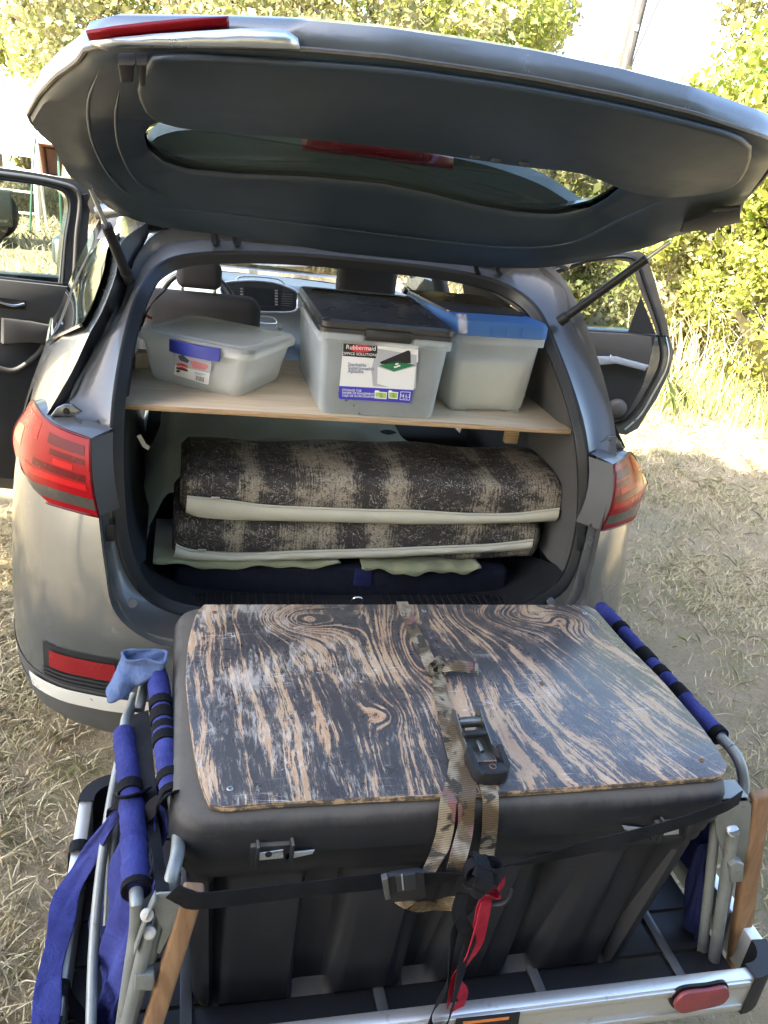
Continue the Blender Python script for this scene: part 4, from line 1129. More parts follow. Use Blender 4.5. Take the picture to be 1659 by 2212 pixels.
# gas struts
for (lo, up_, sgn) in (((277, 600, .52), (196, 408), -1), ((1215, 690, .47), (1448, 522), 1)):
    a = at(lo[:2], Y=lo[2]); b = on_h(up_, -.02)
    k = .80 if sgn > 0 else .62
    g = tube('gas_strut', [a, a + (b - a) * k], .0125 if sgn > 0 else .0135, BLACK_PLASTIC, car, 12)
    tube('piston_rod', [a + (b - a) * (k - .02), b], .0055, STEEL, g, 10)
    v, f = disc_vf(a - (b - a) / np.linalg.norm(b - a) * .01, (b - a) / np.linalg.norm(b - a), .017, .03, 12); mesh('ball_socket', v, f, BLACK_PLASTIC, g)

# --- open side doors
def door_plane(side):
    h = V(side * .94, 2.42, .9); d = V(side * .90, -.44, 0); d /= np.linalg.norm(d)
    return h, d, np.cross(d, V(0, 0, 1)) * (1 if side > 0 else -1)
def right_door():
    h, d, nrm = door_plane(1)
    if nrm[1] > 0: nrm = -nrm                       # nrm faces the camera
    q = lambda P, off=0.0: [on_plane(p, h + nrm * off, nrm) for p in P]
    out = [(1262,556),(1343,547),(1382,543),(1396,552),(1414,603),(1442,701),(1450,731),(1457,761),(1447,805),(1420,862),(1395,900),(1379,927),(1352,941),(1215,905),(1130,860),(1120,700),(1180,610)]
    win = [(1268,568),(1324,559),(1358,567),(1371,590),(1384,638),(1358,714),(1268,709),(1200,706),(1215,640)]
    # shell ring around the window, lower skin
    po, pw = q(out), q(win)
    th = nrm * -.11
    up_o = q([(1020,690),(1120,615),(1180,580),(1262,556),(1343,547),(1382,543),(1396,552),(1408,585),(1424,640),(1442,701),(1446,726)])
    up_i = q([(1050,697),(1130,640),(1190,598),(1268,568),(1324,559),(1358,567),(1371,590),(1378,615),(1392,650),(1412,700),(1419,724)])
    root = prism('rear_door', q([(1012,872),(1008,694),(1268,709),(1358,714),(1419,724),(1446,726),(1457,761),(1447,805),(1420,862),(1395,900),(1379,927),(1352,941),(1215,915)], -.03), th, PAINT, car, bevel=.012)
    fr = MB()
    m = len(up_o)
    for off in (0,):
        a = [p for p in up_o]; b = [p for p in up_i]
        vv = a + b + [p + th * .45 for p in a] + [p + th * .45 for p in b]
        ff = []
        for i in range(m - 1):
            ff += [(i, i + 1, m + i + 1, m + i), (2 * m + i, 3 * m + i, 3 * m + i + 1, 2 * m + i + 1), (i, 2 * m + i, 2 * m + i + 1, i + 1), (m + i, m + i + 1, 3 * m + i + 1, 3 * m + i)]
        fr.add(vv, ff)
    fr.build('window_frame', JAMB, root)
    tube('frame_seal', [p * .4 + r * .6 + nrm * .006 for p, r in zip(up_o, up_i)], .009, RUBBER, root, 8, sub=4)
    mesh('window_pane', q([(1055,699),(1132,640),(1190,600),(1266,570),(1324,561),(1357,569),(1370,592),(1382,638),(1357,713)], -.022), [tuple(range(9))], TINT, root)
    prism('quarter_blank', q([(1384,640),(1417,723),(1357,716)], -.005), nrm * -.02, TRIM_DARK, root)
    prism('door_card', q([(1200,706),(1357,715),(1417,723),(1412,735),(1400,790),(1388,830),(1345,908),(1215,890),(1030,850),(1025,700)], -.028), nrm * .026, TRIM_DARK, root, bevel=.006)
    prism('upper_card', q([(1040,706),(1200,712),(1360,720),(1407,727),(1408,760),(1399,786),(1325,768),(1200,760),(1040,752)], -.004), nrm * .02, GREY_PLASTIC, root, bevel=.006)
    prism('armrest', q([(1290,768),(1330,768),(1400,787),(1392,797),(1330,782),(1290,786)], .0), nrm * .05, DASH, root, bevel=.006)
    tube('door_handle', q([(1288,780),(1303,782),(1313,778),(1321,767)], .03), .005, CHROME, root, 8, sub=4)
    tube('edge_seal', q([(1424,728),(1430,765),(1423,800),(1400,845),(1375,885),(1340,915),(1290,920)], -.025), .008, RUBBER, root, 8, sub=5)
    tube('edge_seal', q([(1438,728),(1444,762),(1436,803),(1410,852),(1384,896),(1350,928)], -.028), .005, SATIN, root, 8, sub=5)
    prism('door_latch', q([(1380,800),(1392,798),(1390,812),(1379,813)], -.02), nrm * .012, STEEL, root)
    v, f = disc_vf(q([(1372, 834)], -.027)[0], nrm, .012, .004); mesh('stop_pad', v, f, BLACK_PLASTIC, root)
    v, f = disc_vf(q([(1333, 880)], -.01)[0], nrm, .05, .03, 20, .01); mesh('speaker_grille', v, f, GREY_PLASTIC, root)
right_door()
def left_door():
    h, d, nrm = door_plane(-1)
    if nrm[1] > 0: nrm = -nrm
    q = lambda P, off=0.0: [on_plane(p, h + nrm * off, nrm) for p in P]
    root = prism('rear_door', q([(187,604),(0,590),(-130,585),(-150,760),(-120,900),(-60,1040),(0,1056),(186,1075)], -.03), nrm * -.10, JAMB, car, bevel=.012)
    o_ = q([(187,620),(190,500),(191,404),(119,381),(0,362),(-100,352),(-150,400)]); i_ = q([(128,612),(134,540),(148,452),(119,408),(0,388),(-85,380),(-120,420)])
    o_ = catmull(o_, 5); i_ = catmull(q([(128,612),(136,520),(146,437),(112,405),(0,388),(-85,380),(-120,420)]), 5)
    th = nrm * -.05; m = len(o_)
    vv = o_ + i_ + [p + th for p in o_] + [p + th for p in i_]; ff = []
    for i in range(m - 1):
        ff += [(i, i + 1, m + i + 1, m + i), (2 * m + i, 3 * m + i, 3 * m + i + 1, 2 * m + i + 1), (i, 2 * m + i, 2 * m + i + 1, i + 1), (m + i, m + i + 1, 3 * m + i + 1, 3 * m + i)]
    MB().add(vv, ff).build('window_frame', PAINT, root)
    tube('frame_seal', [p * .5 + r * .5 + nrm * .005 for p, r in zip(o_, i_)], .012, JAMB, root, 8)
    tube('frame_seal', [p * .1 + r * .9 + nrm * .005 for p, r in zip(o_, i_)], .008, RUBBER, root, 8)
    prism('frame_pad', q([(178,420), (189,418), (187,448), (176,450)], .001), nrm * .01, BLACK_PLASTIC, root)
    mesh('window_pane', q([(134,612),(140,520),(150,437),(112,402),(0,384),(-90,376),(-125,420),(-130,600)], -.02), [tuple(range(8))], TINT, root)
    prism('door_card', q([(150,612),(0,596),(-125,590),(-140,760),(-110,900),(-50,1010),(0,1030),(150,1040)], -.028), nrm * .026, TRIM_DARK, root, bevel=.006)
    prism('upper_card', q([(148,618),(0,602),(-125,596),(-130,690),(0,690),(130,706)], .0), nrm * .02, GREY_PLASTIC, root, bevel=.008)
    prism('armrest', q([(0,684),(60,690),(125,703),(118,740),(60,735),(0,738)], .0), nrm * .05, GREY_PLASTIC, root, bevel=.01)
    tube('pocket_edge', q([(-20,790),(30,800),(75,770),(95,745)], .01), .012, GREY_PLASTIC, root, 8, sub=5)
    tube('door_handle', q([(-6,648),(6,655),(30,660),(52,656)], .03), .006, CHROME, root, 8, sub=4)
    prism('handle_cup', q([(-20,640),(56,648),(54,668),(-20,664)], .018), nrm * .006, BLACK_PLASTIC, root)
left_door()

# --- cabin
def front_seat(xc, Y, cut, py_top, hr):
    a = at((xc, py_top), Y=Y); w = .52

    root = box('front_seat', (a[0], Y + .02, a[2] - .33), (w, .16, .66), SEAT, car, bevel=.06, seg=4)
    box('seat_cushion', (a[0], Y + .34, a[2] - .62), (w, .52, .16), SEAT, root, bevel=.05, seg=3)
    p0, p1 = at((hr[0], hr[1]), Y=Y), at((hr[2], hr[3]), Y=Y)
    c = (p0 + p1) / 2; sz = np.abs(p1 - p0)
    hd = box('headrest', c + V(0, .02, 0), (sz[0], .11, sz[2]), SEAT, root, bevel=.035, seg=4)
    for s_ in (-.07, .07):
        tube('headrest_post', [V(c[0] + s_, Y + .03, a[2] - .02), V(c[0] + s_, Y + .03, c[2])], .007, CHROME, root, 8)
front_seat(436, 1.95, None, 634, (382, 560, 478, 628))
front_seat(800, 1.95, None, 660, (733, 570, 851, 650))
# seat belt on the driver's side and the orange cord tied to it
b0, b1 = at((318, 655), Y=1.45), at((360, 628), Y=1.7)
ribbon('seat_belt', [at((296, 720), Y=1.25), at((320, 665), Y=1.4), at((362, 622), Y=1.75)], V(.6, 0, .8), .045, SEAT, car, .003, sub=3)
ribbon('seat_belt', [at((1160, 700), Y=.95), at((1166, 760), Y=.88), at((1178, 810), Y=.80), at((1192, 868), Y=.72)], V(.3, 1, 0), .04, SEAT, car, .003, sub=3)
prism('belt_guide', [at(p, Y=.84) for p in ((1164, 748), (1176, 748), (1180, 772), (1170, 776))], V(0, -.012, 0), BLACK_PLASTIC, car, bevel=.003)
tube('cargo_hook', [at(p, Y=.36) for p in ((1238, 905), (1228, 900), (1221, 908), (1222, 922), (1232, 928))], .007, BLACK_PLASTIC, car, 8, sub=4)
oc = [at(p, Y=1.33) for p in ((328, 688), (312, 680), (302, 678), (298, 690), (303, 700), (300, 692), (310, 683))]
tube('orange_cord', oc, .005, ORANGE, None, 6, sub=4, loc=oc[0], label='short bright orange cord tied to the seat belt behind the driver\'s seat', cat='cord')
def dash():
    root_pts = []
    prof = [(3.45, 1.06), (3.2, 1.10), (2.95, 1.115), (2.84, 1.09), (2.80, 1.0), (2.84, .88), (2.78, .76), (2.85, .5)]
    cur = []
    for x in np.linspace(-.74, .80, 30):
        cur.append([V(x, y + .25 * (abs(x) / .8) ** 3 * 0 + .02 * math.cos(6 * x), z - .02 * abs(x)) for y, z in catmull([V(*p) for p in prof], 4)])
    root = loft('dashboard', cur, DASH, car, angle=60)
    n = V(0, -.93, .37); q0 = at((565, 645), Y=2.74)
    q = lambda P, off=0.0: [on_plane(p, q0 + n * off, n) for p in P]
    bez = catmull([V(*p) for p in ((480,640),(478,614),(520,607),(560,607),(600,613),(641,630),(643,650),(636,672),(590,675),(540,672),(500,664))], 5, True)
    prism('console_panel', q(bez, -.01), n * .012, TRIM_DARK, root)
    tube('bezel', q(bez, .004), .006, SATIN, root, 8, closed=True)
    sc = prism('screen_surround', q([(516,616),(598,622),(600,668),(518,662)], .003), n * .006, BLACK_PLASTIC, root)
    prism('screen', q([(528,620),(590,625),(592,661),(530,656)], .0095), n * .002, SCREEN, sc)
    for k in range(6):
        for x0 in (519, 594):
            prism('button', q([(x0, 622 + k * 6 + (x0 > 550) * 4), (x0 + 6, 622.5 + k * 6 + (x0 > 550) * 4), (x0 + 6, 625.5 + k * 6 + (x0 > 550) * 4), (x0, 625 + k * 6 + (x0 > 550) * 4)], .0095), n * .003, STEEL, sc)
    for x0, x1, dy in ((484, 510, 0), (607, 634, 8)):
        vt = prism('vent', q([(x0, 622 + dy), (x1, 624 + dy), (x1, 658 + dy), (x0, 656 + dy)], .003), n * .003, BLACK_PLASTIC, root)
        for k in range(6):
            prism('vane', q([(x0 + 1, 626 + k * 5 + dy), (x1 - 1, 628 + k * 5 + dy), (x1 - 1, 629.6 + k * 5 + dy), (x0 + 1, 627.6 + k * 5 + dy)], .006), n * .003, GREY_PLASTIC, vt)
    hoodp = catmull([V(*p) for p in ((510,606),(520,598),(560,598),(600,603),(616,614))], 5)
    tube('meter_trim', q(hoodp, .0), .005, SATIN, root, 8)
    tube('control_ring', q(catmull([V(*p) for p in ((556,684),(590,686),(596,699),(560,697))], 3, True), .05), .004, SATIN, root, 6, closed=True)
    for c_ in ((604, 706),):
        v, f = disc_vf(q([c_], .05)[0], n, .018, .02); mesh('control_knob', v, f, STEEL, root)
    # steering wheel
    c0 = at((425, 640), Y=2.45); th = np.linspace(0, 2 * math.pi, 29)[:-1]; Bz = basis((1, 0, 0), (0, .42, .9))
    sw = tube('steering_wheel', [c0 + V(0, 0, -.06) + .185 * (math.cos(t) * Bz[:, 0] + math.sin(t) * Bz[:, 1]) for t in th], .016, BLACK_PLASTIC, car, 8, closed=True)
    box('hub', c0 + V(0, .02, -.07), (.16, .05, .13), BLACK_PLASTIC, sw, bevel=.03)
    for a in (0, math.pi, -math.pi / 2):
        tube('spoke', [c0 + V(0, .01, -.07), c0 + V(0, 0, -.06) + .185 * (math.cos(a) * Bz[:, 0] + math.sin(a) * Bz[:, 1])], .014, SATIN, sw, 6)
dash()
# glass, roof, sides, bonnet
def side_pt(side, Y, z):
    if z <= 1.08: x = .945 - np.interp(z, [.3, .45, .8, 1.0, 1.08], [.03, 0, .0, .01, .03])
    else: x = np.interp(z, [1.08, 1.35, 1.56], [.915, .80, .70])
    return V(side * x, Y, z)
roof = [[V(x, y, 1.60 + .05 * math.sin(math.pi * min(1, max(0, (y - .3) / 3))) - .05 * (abs(x) / .7) ** 4) for x in np.linspace(-.70, .70, 15)] for y in (.66, .9, 1.3, 1.8, 2.2, 2.6)]
rf = loft('roof', roof, PAINT, car, thick=.03, off=1)
loft('roof_lining', [[p + V(0, 0, -.05) for p in r] for r in roof], HEADLINER, car)
loft('windscreen', [[V(x, 2.6, 1.58 - .04 * (abs(x) / .7) ** 4) for x in np.linspace(-.66, .66, 9)], [V(x * 1.18, 3.5, 1.08) for x in np.linspace(-.66, .66, 9)]], GLASS, car)
for s in (-1, 1):
    # sill, rear arch, pillars
    loft('rocker_panel', [[side_pt(s, y, z) for z in (.28, .34, .40)] for y in (1.45, 2.0, 2.5)], PAINT, car)
    fd = loft('front_door', [[side_pt(s, y, z) for z in np.linspace(.30, 1.08, 8)] for y in (2.45, 2.9, 3.4, 3.6)], PAINT, car, thick=.05, off=1 if s < 0 else -1)
    mesh('door_glass', [side_pt(s, 2.52, 1.08), side_pt(s, 3.45, 1.08), side_pt(s, 2.75, 1.55), side_pt(s, 2.52, 1.55)], [(0, 1, 2, 3)], GLASS, fd)
    tube('centre_pillar', [side_pt(s, 2.46, .4), side_pt(s, 2.46, 1.08), side_pt(s, 2.46, 1.57)], .04, TRIM_DARK, car, 8)
    tube('roof_rail', [V(s * .70, .75, 1.60), V(s * .71, 1.5, 1.64), V(s * .71, 2.6, 1.60), V(s * .83, 3.5, 1.10)], .032, PAINT, car, 8, sub=4)
    tube('rear_pillar', [side_pt(s, 1.42, 1.06) * V(.93, 1, 1), side_pt(s, 1.25, 1.56) * V(.93, 1, 1)], .03, TRIM_DARK, car, 8)
    # mirror
    c = at((160, 545), Y=3.42) if s < 0 else at((920, 632), Y=3.35)
    if s > 0: c = V(1.06, 3.42, c[2] + .02)
    mr = box('door_mirror', c, (.24, .10, .17), PAINT if s < 0 else BLACK_PLASTIC, car, bevel=.045, seg=4)
    box('mirror_glass', c + V(0, -.051, 0), (.19, .004, .125), SATIN, mr, bevel=.0015)
    tube('mirror_arm', [c + V(-s * .08, .02, -.05), V(s * .90, 3.44, 1.06)], .022, BLACK_PLASTIC, mr, 8)
    # front wing and bonnet side
    loft('front_wing', [[side_pt(s, y, z) * V(1 - max(0, y - 4.2) * .22, 1, 1) * V(1, 1, 1) for z in np.linspace(.45, 1.0 - .06 * (y - 3.6), 5)] for y in (3.6, 4.0, 4.4, 4.75)], PAINT, car)
    for y in (1.02, 3.80):
        th = np.linspace(0, 2 * math.pi, 25)[:-1]
        w = tube('wheel', [V(s * .80, y + .27 * math.cos(t), .345 + .27 * math.sin(t)) for t in th], .085, RUBBER, car, 10, closed=True)
        v, f = disc_vf(V(s * .83, y, .345), V(s, 0, 0), .23, .03, 20); mesh('rim', v, f, SATIN, w)
loft('bonnet', [[V(x * (1 - max(0, y - 4.2) * .22), y, 1.06 - .09 * (y - 3.5) - .06 * (abs(x) / .9) ** 3) for x in np.linspace(-.90, .90, 11)] for y in (3.5, 3.9, 4.3, 4.75)], PAINT, car)
mesh('front_panel', [V(-.83, 4.75, .3), V(.83, 4.75, .3), V(.83, 4.75, .9), V(-.83, 4.75, .9)], [(0, 1, 2, 3)], PAINT, car)
mesh('floor_pan', [V(-.72, .3, .30), V(.72, .3, .30), V(.72, 4.7, .30), V(-.72, 4.7, .30)], [(0, 1, 2, 3)], BLACK_PLASTIC, car)
box('rear_bench', (0.02, 1.22, .72), (1.2, .5, .34), SEAT, car, bevel=.06, seg=3)
box('centre_console', (0.02, 2.45, .62), (.24, .8, .42), TRIM_DARK, car, bevel=.04, seg=3)
# ------------------------------------------------------------------ load inside the car
def ring_rr(c, w, d, z, r, ang=0.0, n=6):
    R = rz(ang)
    return [R @ V(x, y, 0) + V(c[0], c[1], z) for x, y in rrect(-w / 2, w / 2, -d / 2, d / 2, r, n)]
def loft_box(name, c, rings, mat, parent, ang=0.0, r=.02, cap0=True, cap1=False, thick=0.0, **k):
    cur = [ring_rr(c if len(q) < 5 else (c[0] + q[3], c[1] + q[4]), q[0], q[1], q[2], min(r, q[0] * .45, q[1] * .45), ang) for q in rings]
    v, f = loft_vf(cur, True); m = len(cur[0])
    if cap0: f.append(tuple(range(m - 1, -1, -1)))
    if cap1: f.append(tuple((len(cur) - 1) * m + i for i in range(m)))
    o = mesh(name, v, f, mat, parent, **k)
    if thick:
        s = o.modifiers.new('solid', 'SOLIDIFY'); s.thickness = thick; s.offset = -1
    return o
# plywood shelf
SZ = 1.165
shelf = thing('plywood_shelf', 'pale plywood shelf carrying three plastic boxes across the boot', 'shelf', (0.02, .58, SZ - .012))
prism('panel', [V(-.607, .302, SZ - .013), V(.645, .302, SZ - .013), V(.655, .9, SZ - .013), V(-.60, .9, SZ - .013)], V(0, 0, .013), SHELF_PLY, shelf, bevel=.001)
box('front_edge', (.019, .3005, SZ - .0068), (1.25, .004, .0136), SHELF_EDGE, shelf, bevel=.001)
box('side_bracket', (.60, .62, SZ - .085), (.045, .025, .14), SHELF_EDGE, shelf, bevel=.003)
pl = prism('upright_strip', [V(-.60, .66, SZ + .0005), V(-.50, .72, SZ + .0005), V(-.50, .72, SZ + .045), V(-.60, .66, SZ + .045)], V(.006, -.012, 0), SHELF_PLY, shelf, bevel=.001)
for q in ((-.59, .664), (-.575, .672)):
    v, f = disc_vf(V(q[0], q[1] - .011, SZ + .03), V(.5, -.85, 0), .004, .001, 8); mesh('staple_hole', v, f, BLACK_PLASTIC, pl)

# clear tote with black lid and printed label
c = V(.062, .545, 0)
tote = thing('storage_box', 'clear file box with black lid and printed label, middle of the shelf', 'storage box', (c[0], c[1], SZ))
loft_box('body', c, [(.31, .45, SZ + .001), (.325, .465, SZ + .012), (.345, .49, SZ + .19), (.347, .492, SZ + .20), (.362, .508, SZ + .201), (.364, .51, SZ + .232)], TOTE_BOX, tote, r=.02, thick=.002, angle=40)
loft_box('contents', c, [(.285, .42, SZ + .006), (.31, .45, SZ + .17)], GREY_CONTENTS, tote, r=.015, cap1=True)
lid = loft_box('lid', c, [(.366, .512, SZ + .226), (.372, .518, SZ + .228), (.372, .518, SZ + .238), (.364, .510, SZ + .241), (.364, .510, SZ + .254), (.352, .498, SZ + .261), (.30, .44, SZ + .2615), (.295, .435, SZ + .2585)], BLACK_LID, tote, r=.025, cap0=False, cap1=True, angle=40)
for k in range(7):
    box('lid_rib', (c[0] + .02, c[1] + .02 + k * .022, SZ + .260), (.13, .008, .004), BLACK_LID, lid, bevel=.0015)
box('latch', (c[0] - .002, c[1] - .262, SZ + .230), (.125, .008, .030), BLACK_LID, tote, bevel=.003)
for s in (-1, 1): box('rim_lug', (c[0] + s * .118, c[1] - .257, SZ + .220), (.10, .010, .018), TOTE_BOX, tote, bevel=.004)
nF = V(0, -.997, -.075); nF /= np.linalg.norm(nF); qF = V(c[0], c[1] - .2325, SZ + .012)
def z2(x, y): return (631 + .3638 * x, 548.6 + .3638 * y)
def lab(P, off): return [on_plane(z2(*p), qF + nF * off, nF) for p in P]
label = prism('label', lab([(318,515),(735,542),(748,552),(748,640),(738,645),(720,800),(702,878),(692,885),(285,862),(275,850),(298,600),(305,528)], .002), nF * .0008, PAPER, tote)
prism('label_band', lab([(280,783),(720,808),(702,878),(692,885),(285,862),(275,850)], .0029), nF * .0003, LABEL_BLUE, label)
prism('label_panel', lab([(318,515),(508,530),(505,600),(495,620),(300,605),(305,528)], .0029), nF * .0003, LABEL_BLACK, label)
prism('label_badge', lab([(408 + 66 * math.cos(t), 562 + 23 * math.sin(t) + 0.05 * 66 * math.cos(t)) for t in np.linspace(0, 2 * math.pi, 25)[:-1]], .0033), nF * .0003, LABEL_RED, label)
prism('label_picture', lab([(500,560),(740,600),(735,800),(480,785),(470,690)], .0029), nF * .0002, PAPER_GREY, label)
prism('label_picture', lab([(521,642),(560,625),(690,571),(703,580),(705,648),(530,655)], .0033), nF * .0002, LABEL_BLACK, label)
prism('label_picture', lab([(515,664),(620,636),(735,660),(605,698)], .0033), nF * .0002, LABEL_GREEN, label)
prism('label_picture', lab([(508,670),(605,702),(735,668),(722,806),(600,798),(505,770)], .0031), nF * .0002, PAPER, label)
for x, y in ((612, 650), (605, 668), (622, 662)): prism('label_tab', lab([(x, y), (x + 20, y - 3), (x + 20, y + 6), (x, y + 9)], .0036), nF * .0001, WHITE_INK, label)
xd = lab([(408, 560)], .003)[0] - lab([(340, 556)], .003)[0]; yd = V(0, -.07, 1)
P1 = lambda x, y: lab([(x, y)], .0037)[0]
lettering('lettering', 'Rubbermaid', P1(408, 569), xd, yd, .0165, WHITE_INK, label, 'CENTER')
lettering('lettering', 'OFFICE SOLUTIONS', P1(402, 602), xd, yd, .0098, WHITE_INK, label, 'CENTER', sx=1.1)
for i, s in enumerate(('Stackable', 'Superposable', 'Apilable')): lettering('lettering', s, P1(329, 664 + i * 20), xd, yd, .0135, LABEL_GREY, label)
for i, s in enumerate(('STORAGE TUB', 'PANIER DE RANGEMENT', 'CAJA DE ALMACENAMIENTO')): lettering('lettering', s, P1(296, 813 + i * 16.5), xd, yd, .0085, WHITE_INK, label, sx=.95)
for x0, w_ in ((490, 74), (572, 58)):
    ic = prism('label_icon', lab([(x0, 816), (x0 + 4, 809), (x0 + w_ * .35, 811), (x0 + w_ * .42, 818), (x0 + w_, 821), (x0 + w_ - 4, 862), (x0, 857)], .0034), nF * .0002, WHITE_INK, label)
    prism('label_icon', lab([(x0 + 5, 822), (x0 + w_ - 5, 826), (x0 + w_ - 8, 857), (x0 + 5, 852)], .0037), nF * .0002, LABEL_LIME, label)
    for k in range(3): prism('label_icon', lab([(x0 + w_ * .4, 828 + k * 9), (x0 + w_ * .62, 829 + k * 9), (x0 + w_ * .62, 831.5 + k * 9), (x0 + w_ * .4, 830.5 + k * 9)], .004), nF * .0001, LABEL_BLACK, label)
tube('label_icon', lab([(646,818),(702,821),(697,868),(640,864)], .0036), .0009, WHITE_INK, label, 5, closed=True)
lettering('lettering', '14 6.3', P1(670, 852), xd, yd, .0135, WHITE_INK, label, 'CENTER', sx=.85)
lettering('lettering', 'lbs  kg', P1(670, 861), xd, yd, .005, WHITE_INK, label, 'CENTER')

# tote with blue lid, turned a little
ang = math.radians(7); c = V(.40, .625, 0); R7 = rz(ang)
blue = thing('storage_box', 'tall clear box with translucent blue lid beside the labelled file box', 'storage box', (c[0], c[1], SZ))
loft_box('body', c, [(.232, .39, SZ + .008), (.244, .40, SZ + .02), (.262, .425, SZ + .19), (.264, .427, SZ + .205), (.284, .446, SZ + .206), (.286, .448, SZ + .236)], CLEAR_BOX, blue, ang, r=.02, thick=.002, angle=40)
for sx_ in (-1, 1):
    for sy_ in (-1, 1): box('foot', R7 @ V(sx_ * .09, sy_ * .17, 0) + V(c[0], c[1], SZ + .006), (.045, .05, .012), CLEAR_BOX, blue, rot=R7, bevel=.003)
loft_box('contents', c, [(.20, .35, SZ + .014), (.225, .38, SZ + .15)], PALE_CONTENTS, blue, ang, r=.015, cap1=True)
lid2 = loft_box('lid', c, [(.290, .452, SZ + .230), (.294, .456, SZ + .232), (.292, .454, SZ + .262), (.280, .442, SZ + .272), (.24, .40, SZ + .2735)], BLUE_LID, blue, ang, r=.03, cap0=False, cap1=True, angle=40)
loft_box('lid_panel', c + R7 @ V(-.01, .05, 0), [(.262, .33, SZ + .269), (.26, .328, SZ + .2775), (.245, .31, SZ + .279)], BLACK_LID, blue, ang, r=.02, cap0=False, cap1=True)
for k in (-.05, .0, .05):
    box('flap_rib', R7 @ V(k, -.2285, 0) + V(c[0], c[1], SZ + .247), (.003, .004, .028), BLUE_LID, lid2, rot=R7, bevel=.001)

# low clear box with blue latch, set at an angle
ang = math.radians(-30.5); c = V(-.362, .598, 0); RS = rz(ang)
low = thing('storage_box', 'low clear box with a dark blue latch set askew at the shelf\'s driver side', 'storage box', (c[0], c[1], SZ))
loft_box('body', c, [(.272, .262, SZ + .001), (.285, .275, SZ + .012), (.325, .295, SZ + .10), (.33, .298, SZ + .112), (.352, .312, SZ + .113), (.354, .314, SZ + .128)], CLEAR_BOX, low, ang, r=.03, thick=.002, angle=40)
loft_box('lid', c, [(.362, .322, SZ + .114), (.364, .324, SZ + .130), (.352, .312, SZ + .140), (.31, .27, SZ + .143), (.30, .26, SZ + .137), (.05, .05, SZ + .139)], CLEAR_LID, low, ang, r=.04, cap0=False, cap1=True, angle=40)
loft_box('contents', c, [(.23, .22, SZ + .006), (.24, .23, SZ + .03)], PALE_CONTENTS, low, ang, r=.02, cap1=True)
hb = []
for t in np.linspace(-1, 1, 9): hb.append(RS @ V(.02 + t * .075, -.166 - .012 * (1 - t * t), 0) + V(c[0], c[1], SZ + .118))
v, f = ribbon_vf(hb, V(0, 0, 1), .034, .012); mesh('latch', v, f, BLUE_HANDLE, low)
nS = RS @ V(0, -.985, -.17); qS = RS @ V(0, -.1425, 0) + V(c[0], c[1], SZ + .045)
def z1(x, y): return (247 + .2645 * x, 548.6 + .2645 * y)
def lab2(P, off): return [on_plane(z1(*p), qS + nS * off, nS) for p in P]
l2 = prism('label', lab2([(505,800),(790,878),(792,890),(770,1062),(755,1066),(490,985),(488,970)], .008), nS * .0006, PAPER, low)
prism('label_picture', lab2([(507,803),(788,880),(778,975),(495,905)], .0089), nS * .0003, PAPER_GREY, l2)
prism('label_picture', lab2([(612,870),(660,872),(760,905),(770,925),(740,948),(640,930)], .0093), nS * .0003, LABEL_PINK, l2)
prism('label_picture', lab2([(520,830),(560,825),(612,870),(600,892),(535,868)], .0093), nS * .0003, GREY_CONTENTS, l2)
prism('label_badge', lab2([(555 + 46 * math.cos(t), 915 + 20 * math.sin(t) + 11 * math.cos(t)) for t in np.linspace(0, 2 * math.pi, 21)[:-1]], .0096), nS * .0003, LABEL_RED, l2)
prism('label_panel', lab2([(507,922),(600,945),(598,962),(506,938)], .0093), nS * .0003, LABEL_BLACK, l2)
xs = lab2([(700, 1000)], .01)[0] - lab2([(600, 975)], .01)[0]
lettering('lettering', 'Sterilite', lab2([(555, 925)], .0102)[0], xs, V(0, 0, 1), .0095, WHITE_INK, l2, 'CENTER')
for k in range(11):
    w_ = (2, 4, 1.5, 3, 2, 5, 1.5, 3, 2, 4, 2)[k]
    prism('bar_code', lab2([(666 + k * 6.4, 992 + k * 1.7), (666 + k * 6.4 + w_, 992.5 + k * 1.7), (664 + k * 6.4 + w_, 1032 + k * 1.7), (664 + k * 6.4, 1031 + k * 1.7)], .009), nS * .0002, LABEL_BLACK, l2)
for k in range(3): prism('print_line', lab2([(655, 960 + k * 8), (750 - k * 20, 985 + k * 8 - k * 5), (750 - k * 20, 988 + k * 8 - k * 5), (655, 963 + k * 8)], .009), nS * .0002, LABEL_GREY, l2)
prism('print_line', lab2([(510,945),(540,950),(530,958),(545,962),(520,968),(505,962)], .009), nS * .0002, LABEL_BLACK, l2)

